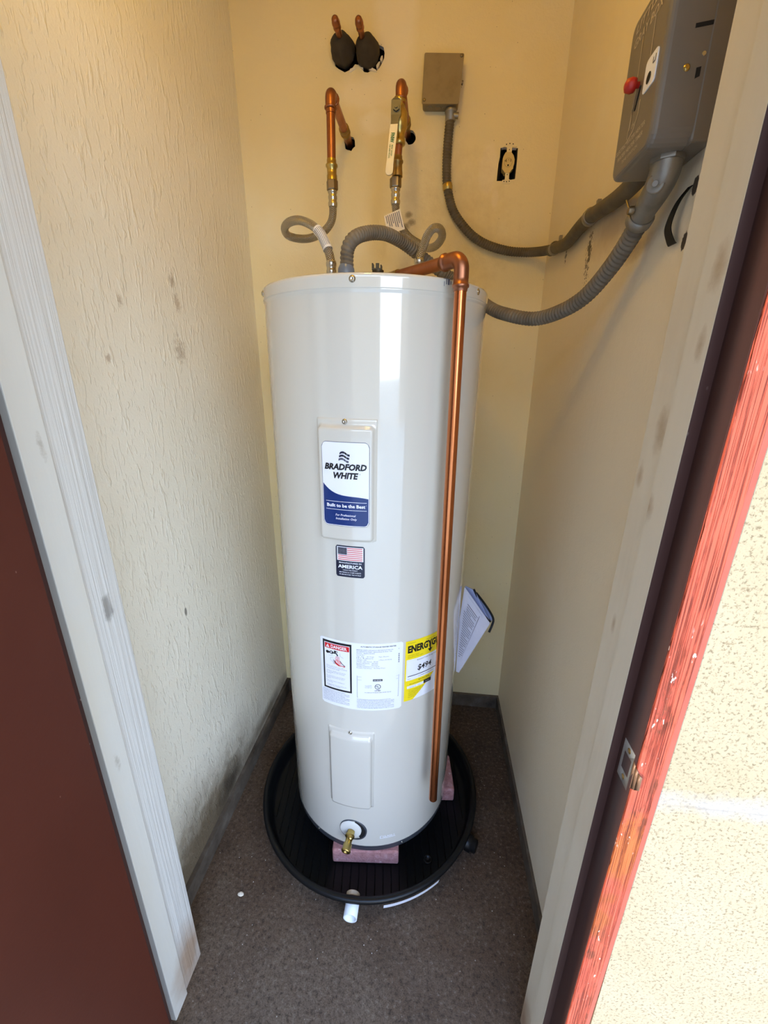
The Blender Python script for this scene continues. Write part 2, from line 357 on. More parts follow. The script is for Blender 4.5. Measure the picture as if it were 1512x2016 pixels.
def arc_pts(c, u, v, r, a0, a1, n=8):
    c, u, v = Vector(c), Vector(u), Vector(v)
    return [c+u*(r*cos(a0+(a1-a0)*i/n))+v*(r*sin(a0+(a1-a0)*i/n)) for i in range(n+1)]

TXT = {}
def text2d(s, bold=0., shear=0., res=2):
    k = (s, bold, shear, res)
    if k in TXT: return TXT[k]
    cu = bpy.data.curves.new('t', 'FONT'); cu.body = s; cu.size = 1; cu.offset = bold; cu.shear = shear; cu.resolution_u = res; cu.fill_mode = 'FRONT'
    ob = bpy.data.objects.new('t', cu); COL.objects.link(ob); dg = bpy.context.evaluated_depsgraph_get(); dg.update()
    me = ob.evaluated_get(dg).to_mesh(); vs = [(v.co.x, v.co.y) for v in me.vertices]; fs = [tuple(p.vertices) for p in me.polygons]
    ob.evaluated_get(dg).to_mesh_clear(); bpy.data.objects.remove(ob); bpy.data.curves.remove(cu)
    if not vs: vs = [(0, 0)]
    x0 = min(v[0] for v in vs); x1 = max(v[0] for v in vs); TXT[k] = (vs, fs, x0, x1); return TXT[k]
def put_text(mb, s, fn, u, v, h, width=None, size=None, align='C', bold=0., shear=0., mat=0, lift=.0006, res=2, rot=0):
    """fn(u,v,off); h = cap height in metres"""
    vs, fs, x0, x1 = text2d(s, bold, shear, res); k = h/.69; sx = k
    if width: sx = width/max(x1-x0, 1e-6)
    w = (x1-x0)*sx; ofs = {'C': -w/2, 'L': 0, 'R': -w}[align]
    out = []
    for x, y in vs:
        a, b = (x-x0)*sx+ofs, y*k
        if rot: a, b = a*cos(rot)-b*sin(rot), a*sin(rot)+b*cos(rot)
        out.append(fn(u+a, v+b, lift))
    mb.add(out, fs, mat)
def patch(mb, fn, u0, u1, v0, v1, n=10, mat=0, lift=0.):
    """v0,v1 numbers or functions of u; strip patch"""
    g0 = v0 if callable(v0) else (lambda u: v0); g1 = v1 if callable(v1) else (lambda u: v1)
    us = [u0+(u1-u0)*i/n for i in range(n+1)]; vs = [fn(u, g0(u), lift) for u in us]+[fn(u, g1(u), lift) for u in us]
    mb.add(vs, [(i, i+1, n+1+i+1, n+1+i) for i in range(n)], mat)
def rounded(u0, u1, v0, v1, r):
    """edge functions of a rounded rectangle"""
    def ins(u):
        d = min(u-u0, u1-u)
        return 0 if d >= r else r-sqrt(max(0, r*r-(r-d)**2))
    return (lambda u: v0+ins(u)), (lambda u: v1-ins(u))
def rpatch(mb, fn, u0, u1, v0, v1, r, n=24, mat=0, lift=0.):
    a, b = rounded(u0, u1, v0, v1, r); patch(mb, fn, u0, u1, a, b, n, mat, lift)

# ================================================================= STRUCTURE
XL, XR, YB, ZC = -.4596, .4956, .433, 2.44
mb = MB(); nx, ny = 60, 70
mb.box((XL-.05, -.66, -.12), (XR+.05, YB+.05, 0)); struct('floor', mb, M_FLOOR, 'dark stained rough concrete floor of the closet')
mb = MB(); mb.box((XL-.12, -.62, .06), (XL, YB+.12, ZC)); struct('wall_left', mb, M_WL, 'off-white left closet wall with drip texture and a dirty lower edge')
mb = MB(); mb.box((XR, -.60, .06), (XR+.12, YB+.12, ZC)); struct('wall_right', mb, M_WR, 'yellowed right closet wall behind the gray timer')
# curbs under the walls
mb = MB(); mb.box((XL-.02, -.60, 0), (XL+.013, YB, .06)); struct('baseboard_left', mb, M_CURB, 'dirty concrete curb along the left wall')
mb = MB(); mb.box((XR-.008, -.60, 0), (XR+.02, YB, .06)); struct('baseboard_right', mb, M_CURB, 'dirty concrete curb along the right wall')
mb = MB(); mb.box((XL+.013, YB-.012, 0), (XR-.008, YB+.02, .06)); struct('baseboard_back', mb, M_CURB, 'dirty concrete curb along the back wall')
mb = MB(); mb.box((XL-.12, -.60, ZC), (XR+.12, YB+.12, ZC+.08)); struct('ceiling', mb, M_CEIL, 'yellowed ceiling of the closet')
# back wall with real holes
def blob(cx, cz, rx, rz, n=22, j=.12, seed=1):
    R = random.Random(seed); return [(cx+rx*cos(2*pi*i/n)*(1+R.uniform(-j, j)), cz+rz*sin(2*pi*i/n)*(1+R.uniform(-j, j))) for i in range(n)]
def union2(c1, c2, r, n=40, seed=2):
    R = random.Random(seed); out = []
    mx, mz = (c1[0]+c2[0])/2, (c1[1]+c2[1])/2
    for i in range(n):
        a = 2*pi*i/n; d = Vector((cos(a), sin(a))); best = 0
        for c in (c1, c2):
            e = Vector((c[0]-mx, c[1]-mz)); bq = d.dot(e); disc = bq*bq-(e.dot(e)-r*r)
            if disc >= 0: best = max(best, bq+sqrt(disc))
        best = max(best, r*.6)*(1+R.uniform(-.06, .1)); out.append((mx+d.x*best, mz+d.y*best))
    return out
HOLES = [union2((-.126, 2.262), (-.055, 2.256), .037), blob(-.118, 2.054, .0165, .0185, 16, .14, 5), blob(.0665, 2.061, .0165, .0175, 16, .12, 8),
         [(.331, 2.023), (.345, 2.024), (.357, 2.022), (.381, 2.020), (.3815, 1.99), (.3805, 1.96), (.380, 1.945), (.365, 1.943), (.350, 1.941), (.327, 1.942), (.3275, 1.965), (.3285, 1.985), (.331, 2.0)]]
bm = bmesh.new(); edges = []; loops = []
for L in [[(XL-.1, .06), (XR+.1, .06), (XR+.1, ZC), (XL-.1, ZC)]]+HOLES:
    vs = [bm.verts.new((x, YB, z)) for x, z in L]; loops.append(vs)
    for i in range(len(vs)): edges.append(bm.edges.new((vs[i], vs[(i+1) % len(vs)])))
bmesh.ops.triangle_fill(bm, edges=edges, use_beauty=True, use_dissolve=False, normal=(0, -1, 0))
mb = MB(); mb.bm(bm, 0)
for L in HOLES:
    n = len(L); mb.add([(x, YB, z) for x, z in L]+[(x, YB+.014, z) for x, z in L], [(i, (i+1) % n, n+(i+1) % n, n+i) for i in range(n)], 1)
mb.box((XL-.1, YB+.10, .06), (XR+.1, YB+.13, ZC), 2)
for a, b in (((XL-.1, YB, ZC-.005), (XR+.1, YB+.1, ZC)), ((XL-.12, YB, .06), (XL-.1, YB+.13, ZC)), ((XR+.1, YB, .06), (XR+.12, YB+.13, ZC))): mb.box(a, b, 2)
struct('wall_back', mb, [M_WB, M_PLASTER, M_DARK], 'tan back wall of the closet with patched plaster and pipe holes')

# front wall, stucco outside
mb = MB(); mb.box((.47, -.652, -.02), (3.2, -.53, 3.0)); mb.box((.60, -.53, -.02), (.62, .6, 2.6)); struct('wall_front_right', mb, M_STUCCO, 'sunlit cream stucco wall right of the door frame')
mb = MB(); mb.box((-3.2, -.652, -.02), (-.41, -.53, 3.0)); struct('wall_front_left', mb, M_STUCCO, 'stucco wall behind the open door')
mb = MB(); mb.box((-.41, -.652, 2.06), (.47, -.53, 3.0)); struct('wall_front_top', mb, M_STUCCO, 'stucco wall above the doorway')
mb = MB(); mb.box((-3.2, -1.90, 2.25), (3.2, -.652, 2.37)); struct('ceiling_added_shade', mb, M_SLAB, 'added roof slab keeping the sun off the doorway')  # unseen slab added to stop sun passing over the door
mb = MB(); mb.box((-40, -40, -.2), (40, -.66, -.015)); struct('ground', mb, M_GROUND, 'paved ground outside the closet')
mb = MB(); mb.box((-18, -11, -.02), (1.75, -8.2, 3.8)); struct('wall_skyblock_left', mb, M_OPP, 'added block across the yard hiding the sky left of the gap')  # unseen block added to narrow the sky light to a gap
mb = MB(); mb.box((5.3, -8.6, -.02), (18, -8.2, 3.8)); struct('wall_skyblock_right', mb, M_OPP, 'added wall across the yard hiding the sky right of the gap')  # unseen wall added as the right edge of the sky gap

# left jamb
ZT = 2.05
tl = thing('trim_1', 'white painted left door jamb with a grained middle board', 'trim', (-.36, -.56, 0)); tl['kind'] = 'structure'
mb = MB(); mb.box((-.43, -.612, 0), (-.360, -.567, ZT), 0, .0015); obj('stop', mb, M_TRIM, tl)
mb = MB(); mb.box((-.43, -.567, .0), (-.366, -.497, ZT), 0, .002); obj('jamb_board', mb, M_GRAIN, tl)
mb = MB(); mb.prism([(-.43, -.497), (-.43, -.47), (-.394, -.472), (-.372, -.4965)], 0.06, ZT, lambda u, v, h: (u, v, h)); obj('back_bead', mb, M_TRIM, tl)
mb = MB(); mb.box((-.43, -.657, 0), (-.372, -.612, ZT)); obj('rabbet', mb, M_BROWN, tl, label='dark brown hinge rabbet')
# right jamb, leaning slightly
LEAN = .013
def leanbox(mb, a, b, mat=0):
    i0 = len(mb.v); mb.box(a, b, mat)
    for i in range(i0, len(mb.v)):
        x, y, z = mb.v[i]; mb.v[i] = (x+LEAN*(z-.75), y, z)
    return mb
tr = thing('trim_2', 'right door jamb, white inside and dark brown outside with flaking salmon front edge', 'trim', (.43, -.58, 0)); tr['kind'] = 'structure'
mb = MB(); leanbox(mb, (.424, -.573, 0), (.50, -.520, ZT)); obj('jamb_board', mb, M_TRIMR, tr)
mb = MB(); leanbox(mb, (.420, -.614, 0), (.50, -.573, ZT)); obj('stop', mb, M_TRIMR, tr)
mb = MB(); leanbox(mb, (.4202, -.6146, 0), (.44, -.6135, ZT)); obj('stop_face', mb, M_BROWN, tr, label='dark brown front of the stop')
mb = MB(); leanbox(mb, (.432, -.654, 0), (.455, -.6146, ZT)); obj('rabbet', mb, M_BROWN, tr, label='dark brown latch rabbet')
mb = MB(); leanbox(mb, (.4335, -.6575, 0), (.4625, -.640, ZT)); obj('front_edge', mb, M_SALMON, tr, label='weathered salmon front edge with cracked paint')
mb = MB(); leanbox(mb, (.4625, -.656, 0), (.4695, -.640, ZT)); obj('outer_bead', mb, M_SALMONS, tr, label='smooth salmon bead beside the stucco')
# strike plate
sp_ = thing('strike_plate', 'gray steel strike plate with latch hole and curved lip on the brown jamb', 'strike plate', (.433, -.64, .9))
X0 = .4338
outer = [(-.6215, .876), (-.6215, .936), (-.6495, .936), (-.6495, .876)]
inner = [(-.627, .893), (-.627, .920), (-.645, .920), (-.645, .893)]
mb = MB()
for i in range(4):
    a, b, c, d = outer[i], outer[(i+1) % 4], inner[(i+1) % 4], inner[i]
    mb.prism([a, b, c, d], 0, .0018, lambda u, v, h: (X0-h+LEAN*(v-.75), u, v))
obj('plate', mb, M_STRIKE, sp_)
mb = MB(); mb.prism(inner, .0, .0004, lambda u, v, h: (X0-h-.0002+LEAN*(v-.75), u, v)); obj('latch_hole', mb, M_DARK, sp_)
mb = MB(); lip = [(.4320, -.6495), (.4322, -.6555), (.4335, -.6612), (.437, -.665)]
for i in range(3):
    (xa, ya), (xb, yb) = lip[i], lip[i+1]; za = .884+.004*i; zb_ = .928-.004*i; zc = .884+.004*(i+1); zd = .928-.004*(i+1)
    L = LEAN*.15
    mb.add([(xa+L, ya, za), (xb+L, yb, zc), (xb+L, yb, zd), (xa+L, ya, zb_), (xa+L+.0012, ya, za), (xb+L+.0012, yb+.0012, zc), (xb+L+.0012, yb+.0012, zd), (xa+L+.0012, ya, zb_)],
           [(0, 1, 2, 3), (7, 6, 5, 4), (0, 4, 5, 1), (3, 2, 6, 7), (1, 5, 6, 2), (0, 3, 7, 4)], 0, True)
obj('lip', mb, M_LIP, sp_, label='worn brown lip curving over the jamb edge')
for z in (.9285, .8845):
    mb = MB(); mb.lathe((X0-.0016+LEAN*.15, -.6362, z), (-1, 0, 0), [(0, .0038), (.0006, .0036), (.0012, .0015)], 12); obj('screw', mb, M_BRASSD, sp_)
# header
mb = MB(); mb.box((-.43, -.657, 2.03), (.50, -.52, 2.09)); struct('trim_3', mb, M_BROWN, 'door frame header')
# open door
d = thing('door_1', 'red-brown painted door leaf standing open at the left', 'door', (-.35, -.66, 0)); d['kind'] = 'structure'
mb = MB(); mb.box((-.377, -1.46, .012), (-.327, -.6572, 2.03), 0, .0004); obj('leaf', mb, M_DOOR, d)
for z in (.25, 1.05, 1.8):
    mb = MB(); mb.lathe((-.372, -.665, z-.045), (0, 0, 1), [(0, .005), (.09, .005)], 12); mb.box((-.371, -.664, z-.045), (-.345, -.6615, z+.045)); obj('hinge', mb, M_BRASSD, d)

# ================================================================= WATER HEATER
R = .254; HT = 1.5037; HS = 1.4784
heater = thing('water_heater', 'tall light gray enamel electric water heater standing in a black pan', 'water heater', (0, 0, .062), None, (.0079, .0141, 0), True)
mb = MB(); n = 96
mb.lathe((0, 0, 0), (0, 0, 1), [(.0232, R-.002), (.025, R), (.028, R), (.1, R), (.4, R), (.8, R), (1.2, R), (HS-.014, R), (HS-.0075, R), (HS-.006, R), (HS-.003, R+.0016), (HS, R+.0016)], n); obj('tank_jacket', mb, M_TANK, heater)
mb = MB(); mb.lathe((0, 0, 0), (0, 0, 1), [(HS-.0006, R), (HS+.0004, R+.0025), (HS+.002, R+.0025), (HT-.008, R+.0025), (HT-.005, R+.0025), (HT-.0015, R+.0012), (HT, R-.002), (HT-.002, R-.006), (HT-.004, R-.02), (HT-.004, .0)], n, cap=(True, False)); obj('top_cap', mb, M_TANK, heater)
mb = MB(); mb.lathe((0, 0, 0), (0, 0, 1), [(0, R-.03), (.0, R-.006), (.004, R-.002), (.0235, R-.001)], n); obj('base_ring', mb, M_DKGRAY, heater, label='dark gray base ring')
def cyl(ang0, rad=R):
    def fn(u, v, off):
        a = radians(ang0)+u/rad; return ((rad+off)*sin(a), -(rad+off)*cos(a), v)
    return fn
def screw_on(parent, ang, z, r=.0042, off=.0005, mat=None, h=.003, name='screw'):
    a = radians(ang); dr = Vector((sin(a), -cos(a), 0)); mb = MB()
    p = dr*(R+off)+Vector((0, 0, z)); mb.lathe(p, dr, [(0, r*1.35), (.0008, r*1.35), (.0009, r), (h*.7, r*.95), (h, r*.6), (h*.7, r*.45), (h*.6, 0)], 14)
    return obj(name, mb, mat or M_STEEL, parent)
for a in (-1.8, 60.8, -64.2, 122, -126, 180): screw_on(heater, a, 1.4925, .0045, .0025)
for a, z in ((-31.8, .0135), (28.8, .0135)): screw_on(heater, a, z, .0035, -.0035)
# small scuffs on the cap
mb = MB()
for a, z, w, h in ((38.2, 1.497, .0010, .009), (39.4, 1.497, .0022, .010), (40.6, 1.496, .001, .006), (37.0, 1.493, .0006, .008)):
    patch(mb, cyl(a), -w, w, z-h/2, z+h/2, 2, 0, .0030)
patch(mb, cyl(39), -.01, .012, 1.5015, 1.5025, 4, 0, .0019)
obj('scuff_marks', mb, M_INKG, heater, label='dark scuffs on the cap rim')

def cover(name, a_mid, halfw, z0, z1, flange_top, rise, mat):
    """bulged access cover: height field over an arc patch"""
    nu, nv = 44, 72; u0, u1 = -halfw, halfw; rc = .010; bv = .0045
    ru0, ru1, rv0, rv1 = -halfw+.006, halfw-.0065, z0+.003, z1-flange_top
    def sdf(u, v, a, b, c, d, r):
        x = abs(u-(a+b)/2)-(b-a)/2+r; y = abs(v-(c+d)/2)-(d-c)/2+r
        return min(max(x, y), 0)+sqrt(max(x, 0)**2+max(y, 0)**2)-r
    us = [u0+(u1-u0)*i/nu for i in range(nu+1)]; vs_ = [z0+(z1-z0)*j/nv for j in range(nv+1)]; fn = cyl(a_mid); V = []
    for v in vs_:
        for u in us:
            so_ = sdf(u, v, u0, u1, z0, z1, .008); si = sdf(u, v, ru0, ru1, rv0, rv1, .009)
            h = .0022 if so_ < -.0008 else -.0015
            t = min(1, max(0, (-si)/bv)); h = max(h, .0022+(rise-.0022)*(t*t*(3-2*t))) if so_ < 0 else h
            V.append(fn(u, v, h))
    F = [(j*(nu+1)+i, j*(nu+1)+i+1, (j+1)*(nu+1)+i+1, (j+1)*(nu+1)+i) for j in range(nv) for i in range(nu)]
    mb = MB(); mb.add(V, F, 0, True); return obj(name, mb, mat, heater)
A1 = -5.45; upc = cover('access_cover', A1, .0650, .987, 1.2505, .0155, .0130, M_TANK)
A2 = -5.2; loc_ = cover('access_cover', A2, .0640, .184, .456, .016, .0110, M_TANK)
def screw_cov(p, ang, z): return screw_on(p, ang, z, .0040, .0022)
screw_cov(upc, -5.8, 1.243); screw_cov(loc_, -5.2, .449)

# brand label on the upper cover
RB = R+.0130; fb = cyl(-5.25, RB); hw = .0497; mb = MB(); MM = [M_WHITE, M_NAVY, M_INK, M_NAVYD, M_INKG]
a_, b_ = rounded(-hw, hw, 1.0265, 1.2035, .010)
patch(mb, fb, -hw-.0010, hw+.0010, lambda u: a_(max(-hw, min(hw, u)))-.001, lambda u: b_(max(-hw, min(hw, u)))+.001, 32, 4, .0002)
patch(mb, fb, -hw, hw, a_, b_, 32, 0, .0004)
wave = lambda u: 1.0905+.030*exp(-((u+hw)/.027))-.004*(u/hw)+.0035*sin((u/hw)*2.2)-.002
hw2 = hw-.0012; a2, b2 = rounded(-hw2, hw2, 1.0280, 1.20, .009)
patch(mb, fb, -hw2, hw2, a2, wave, 32, 1, .0007)
for v in (1.0795, 1.0620): patch(mb, fb, -.0430, .0450, v, v+.0009, 16, 0, .0010)
put_text(mb, 'BRADFORD', fb, .0005, 1.1480, .0118, .0890, bold=.045, shear=.22, mat=2, lift=.0010)
put_text(mb, 'WHITE', fb, .0015, 1.1300, .0120, .0530, bold=.045, shear=.22, mat=2, lift=.0010)
put_text(mb, '®', fb, .0310, 1.1390, .0022, mat=2, lift=.0010)
put_text(mb, 'Built to be the Best', fb, .0005, 1.0680, .0068, .0830, bold=.03, mat=0, lift=.0010)
put_text(mb, '™', fb, .0440, 1.0730, .0014, mat=0, lift=.0010)
put_text(mb, 'For Professional', fb, .0, 1.0485, .0046, .0440, bold=.01, shear=.2, mat=0, lift=.0010)
put_text(mb, 'Installation Only', fb, .0015, 1.0405, .0046, .0460, bold=.01, shear=.2, mat=0, lift=.0010)
for r_ in range(3):     # waving three-stripe flag mark
    for c_, (x0, x1, m_) in enumerate(((-.0105, -.0005, 3), (-.0002, .0045, 2 if r_ != 2 else 4), (.0050, .0105, 3 if r_ != 2 else 4))):
        g = lambda u, r_=r_: 1.1845-r_*.0066-.0022*sin((u+.012)/.024*2*pi+2.4)-(u+.01)*.12-.0012*(r_ == 0 and u < -.009)
        sh = -.0012*r_
        patch(mb, lambda u, v, o: fb(u+sh, v, o), x0, x1, lambda u: g(u)-.0042, g, 5, m_ if not (r_ == 2 and c_ == 0) else 4, .0010)
obj('brand_label', mb, MM, upc, label='white and navy maker label')

# flag sticker
fs_ = cyl(-4.2); hw = .0330; mb = MB(); MM = [M_NAVYD, M_WHITE, M_FLAGR, M_INKG]
rpatch(mb, fs_, -hw, hw, .8990, .9755, .0045, 24, 0, .0004)
patch(mb, fs_, -.0300, .0300, .9390, .9725, 12, 1, .0007)
for i in range(7):
    v = .9708-i*.0046; patch(mb, fs_, -.0275 if i > 3 else -.0062, .0280, v-.0021, v, 10, 2, .0010)
patch(mb, fs_, -.0278, -.0068, .9540, .9712, 8, 0, .0010)
for i in range(6):
    for j in range(5):
        u = -.0262+i*.0034; v = .9556+j*.0034; patch(mb, fs_, u, u+.0011, v, v+.0011, 1, 1, .0013)
put_text(mb, 'MANUFACTURED IN', fs_, 0, .9325, .0033, .0510, bold=.02, mat=1, lift=.0010)
put_text(mb, 'AMERICA', fs_, 0, .9210, .0080, .0560, bold=.03, mat=1, lift=.0010)
for i, s in enumerate(('USING THE FINEST', 'MATERIALS & COMPONENTS', 'FROM AROUND THE WORLD')): put_text(mb, s, fs_, 0, .9150-i*.0055, .0027, (.034, .050, .050)[i], bold=.01, mat=1, lift=.0010, res=1)
obj('flag_sticker', mb, MM, heater, label='dark flag sticker')

# rating and danger label
AL = .75; fl_ = cyl(AL); uL = lambda deg: radians(deg-AL)*R
mb = MB(); MM = [M_WHITE, M_INK, M_RED, M_INKG, M_PINKI]
rpatch(mb, fl_, uL(-22.9), uL(24.3), .5265, .7260, .004, 40, 0, .0004)
u0, u1 = uL(-21.2), uL(-4.0); patch(mb, fl_, u0, u1, .5755, .7195, 16, 1, .0007); patch(mb, fl_, u0+.0045, u1-.0045, .5810, .7135, 16, 0, .0010)
patch(mb, fl_, u0+.0060, u1-.0055, .6975, .7120, 14, 2, .0013)
put_text(mb, 'DANGER', fl_, u0+.044, .7005, .0088, .0420, bold=.03, mat=0, lift=.0016)
mb.add([fl_(u0+.0095, .7000, .0016), fl_(u0+.0195, .7000, .0016), fl_(u0+.0145, .7100, .0016)], [(0, 1, 2)], 0)
put_text(mb, '!', fl_, u0+.0145, .7010, .0055, bold=.02, mat=2, lift=.0019)
# faucet, water and scalded hand pictogram
def disc(mb, fn, u, v, r, r2, mat, lift, n=18):
    V = [fn(u+r2*cos(2*pi*i/n), v+r2*sin(2*pi*i/n), lift) for i in range(n)]
    if r > 0:
        V += [fn(u+r*cos(2*pi*i/n), v+r*sin(2*pi*i/n), lift) for i in range(n)]; mb.add(V, [(i, (i+1) % n, n+(i+1) % n, n+i) for i in range(n)], mat)
    else: mb.add(V, [tuple(range(n))], mat)
def stroke(mb, fn, P, w, mat, lift):
    for (ua, va), (ub, vb) in zip(P[:-1], P[1:]):
        dx, dy = ub-ua, vb-va; L = sqrt(dx*dx+dy*dy)+1e-9; nx_, ny_ = -dy/L*w/2, dx/L*w/2
        mb.add([fn(ua+nx_, va+ny_, lift), fn(ua-nx_, va-ny_, lift), fn(ub-nx_, vb-ny_, lift), fn(ub+nx_, vb+ny_, lift)], [(0, 1, 2, 3)], mat)
disc(mb, fl_, u0+.0245, .6870, .0030, .0050, 1, .0013); disc(mb, fl_, u0+.0130, .6860, 0, .0042, 1, .0013); disc(mb, fl_, u0+.0172, .6862, 0, .0028, 1, .0013)
disc(mb, fl_, u0+.0340, .6915, 0, .0030, 1, .0013); disc(mb, fl_, u0+.0385, .6915, .0016, .0028, 1, .0013)
stroke(mb, fl_, [(u0+.0245, .6870), (u0+.036, .6868), (u0+.0395, .6845), (u0+.0405, .6800)], .0034, 1, .0013)
for q in range(5): stroke(mb, fl_, [(u0+.037+q*.0018, .679), (u0+.0345+q*.0026, .671), (u0+.0365+q*.0026, .6655)], .0008, 2, .0013)
mb.add([fl_(u0+a, v, .0014) for a, v in ((.0335, .667), (.037, .6605), (.046, .6545), (.059, .6535), (.0595, .6505), (.052, .6525), (.043, .6515), (.036, .6555), (.032, .662))], [tuple(range(9))], 2)
mb.add([fl_(u0+a, v, .0013) for a, v in ((.036, .668), (.040, .6715), (.043, .667), (.049, .6655), (.052, .660), (.046, .656), (.039, .660))], [tuple(range(7))], 4)
stroke(mb, fl_, [(u0+.047, .667), (u0+.052, .660), (u0+.060, .654)], .0018, 1, .0016)
for q in range(4): stroke(mb, fl_, [(u0+.035, .662-q*.002), (u0+.0285, .668-q*.0035)], .0009, 1, .0016)
stroke(mb, fl_, [(u0+.0165, .676), (u0+.028, .6782)], .0004, 3, .0013); stroke(mb, fl_, [(u0+.047, .690), (u0+.047, .681), (u0+.056, .677)], .0004, 3, .0013)
stroke(mb, fl_, [(u0+.029, .673), (u0+.021, .671), (u0+.021, .665), (u0+.028, .660)], .0004, 3, .0013)
LN = ['Water temperature over 125°F', 'can cause severe burns instantly', 'or death from scalds.', '', 'Children, disabled and elderly', 'are at highest risk of being', 'scalded.', '', 'See instruction manual before', 'setting temperature at water', 'heater.', '', 'Feel water before bathing or', 'showering.', '', 'Temperature limiting valves are', 'available, see manual.']
for i, s in enumerate(LN):
    if s: put_text(mb, s, fl_, u0+.0085, .6455-i*.00375, .0022, len(s)*.00175, align='L', mat=3, lift=.0013, res=1)
for i in range(9): put_text(mb, ('WARNING: RISK OF ELECTRIC SHOCK OR FIRE. DISCONNECT', 'POWER BEFORE OPENING COVERS. USE ONLY COPPER WIRE.')[i % 2], fl_, u0-.004, .5700-i*.0042, .0021, (.074 if i % 3 else .062), align='L', mat=3, lift=.0008, res=1)
U0 = uL(-1.2); U1 = uL(22.6)
put_text(mb, 'AUTOMATIC STORAGE WATER HEATER', fl_, (U0+U1)/2, .7155, .0033, .086, bold=.02, mat=1, lift=.0008, res=1)
DL = [('BRADFORD WHITE CORPORATION  AND MANUFACTURED FOR', .088), ('200 LAFAYETTE STREET  MIDDLEVILLE MI 49333  USA', .085), ('Model No.   RE240T6-1NCWW', .044), ('Serial No.   ', .020), ('Cap.  Vag.     40 US gal         Type: Electric', .078), ('                    151.4 liters', .040), ('Voltage:  240                       1 Phase 60 Hertz', .085), ('Wattage:  Upper Element:   4500W', .052), ('              Lower Element:   4500W', .052), ('              Maximum          4500W', .052), ('Wattage rating based on 60 Hz AC', .056), ('Pressure: Test 300 psi.   Working 150 psi.', .070)]
for i, (s, w) in enumerate(DL): put_text(mb, s, fl_, U0, .7065-i*.0047, .0027, w, align='L', mat=3, lift=.0008, res=1)
for i in range(14): v = .6680+i*.0019; patch(mb, fl_, U1-.004, U1-.001, v, v+(.0008, .0013, .0005)[i % 3], 2, 1, .0008)
put_text(mb, 'B', fl_, U1-.003, .7068, .0025, mat=3, lift=.0008, res=1)
stroke(mb, fl_, [(U0+.001, .6320), (U0+.001, .5660), (U1-.0015, .5660), (U1-.0015, .6320)], .0006, 1, .0008)
for v in (.629, .620): stroke(mb, fl_, [(U0+.002, v), (U0+.012, v)], .0004, 3, .0008); stroke(mb, fl_, [(U1-.008, v), (U1-.003, v)], .0004, 3, .0008)
um = (U0+U1)/2
patch(mb, fl_, um-.013, um+.0105, .6170, .6232, 6, 1, .0008); put_text(mb, 'AHRI CERTIFIED', fl_, um-.0015, .6185, .0028, .020, bold=.02, mat=0, lift=.0011, res=1)
disc(mb, fl_, um-.001, .6005, .0062, .0076, 1, .0008, 24); put_text(mb, 'U', fl_, um-.0030, .5995, .0046, bold=.02, mat=1, lift=.0008); put_text(mb, 'L', fl_, um+.0010, .5970, .0046, bold=.02, mat=1, lift=.0008)
put_text(mb, 'LISTED', fl_, um-.001, .5870, .0036, .0145, bold=.02, mat=1, lift=.0008)
for i, s in enumerate(('UL LISTED', 'CONFORMS TO', 'UL STD 174')): put_text(mb, s, fl_, um-.024, .6030-i*.0034, .0018, .017, mat=3, lift=.0008, res=1)
put_text(mb, 'HOUSEHOLD STORAGE TANK WATER HEATER', fl_, um, .5815, .0022, .066, mat=1, lift=.0008, res=1)
for i in range(8): put_text(mb, ('THIS WATER HEATER MUST BE INSTALLED IN ACCORDANCE WITH LOCAL', 'CODES. FILL TANK COMPLETELY BEFORE TURNING POWER ON. A RELIEF', 'VALVE MUST BE FITTED AND PIPED TO AN ADEQUATE OPEN DRAIN NEARBY')[i % 3], fl_, U0, .5595-i*.0038, .0020, .094 if i % 4 else .085, align='L', mat=3, lift=.0008, res=1)
obj('rating_label', mb, MM, heater, label='white rating label with danger panel')

# yellow energy label, right edge behind the copper pipe
AE = 40.; fe = cyl(AE); uE = lambda deg: radians(deg-AE)*R
mb = MB(); MM = [M_YEL, M_INK, M_WHITE, M_INKG]
e0, e1 = uE(25.8), uE(55.5)
tear = lambda u: .5420+max(0, (u-uE(31.5))*.95) if u < uE(47) else .5420+.0655
patch(mb, fe, uE(30), e1, .5420, .7220, 24, 2, .0003)
patch(mb, fe, e0, e1, tear, .7225, 40, 0, .0007)
put_text(mb, 'ENERGYGUIDE', fe, e0+.0060, .6890, .0185, .1250, align='L', bold=.05, mat=1, lift=.0010)
patch(mb, fe, e0+.0698, e0+.0738, .6770, .6990, 2, 1, .0011); mb.add([fe(e0+.0640, .6830, .0011), fe(e0+.0717, .6725, .0011), fe(e0+.0795, .6830, .0011)], [(0, 1, 2)], 1)
put_text(mb, 'U.S. Government', fe, e0+.005, .7150, .0024, .022, align='L', mat=1, lift=.0010, res=1)
put_text(mb, 'Federal law prohibits removal of this label', fe, e0+.058, .7120, .0024, .060, align='L', mat=1, lift=.0010, res=1)
put_text(mb, 'Water Heater - Electric', fe, e0+.006, .6790, .0021, .032, align='L', mat=1, lift=.0010, res=1); put_text(mb, 'Capacity (first hour rating): 56 gallons', fe, e0+.006, .6740, .0021, .044, align='L', mat=1, lift=.0010, res=1)
patch(mb, fe, e0+.0035, e1-.004, .6050, .6680, 20, 2, .0010)
put_text(mb, 'Estimated Yearly Energy Cost', fe, e0+.033, .6600, .0038, .060, align='L', mat=1, lift=.0013, res=1)
put_text(mb, '$494', fe, e0+.0350, .6300, .0160, .0430, align='L', bold=.02, shear=.1, mat=1, lift=.0013)
patch(mb, fe, e0+.0080, e1-.008, .6170, .6190, 16, 1, .0013)
put_text(mb, '$466', fe, e0+.008, .6090, .0022, .008, align='L', mat=1, lift=.0013, res=1); put_text(mb, 'Cost Range of Similar Models', fe, e0+.038, .6100, .0026, .050, align='L', mat=1, lift=.0013, res=1)
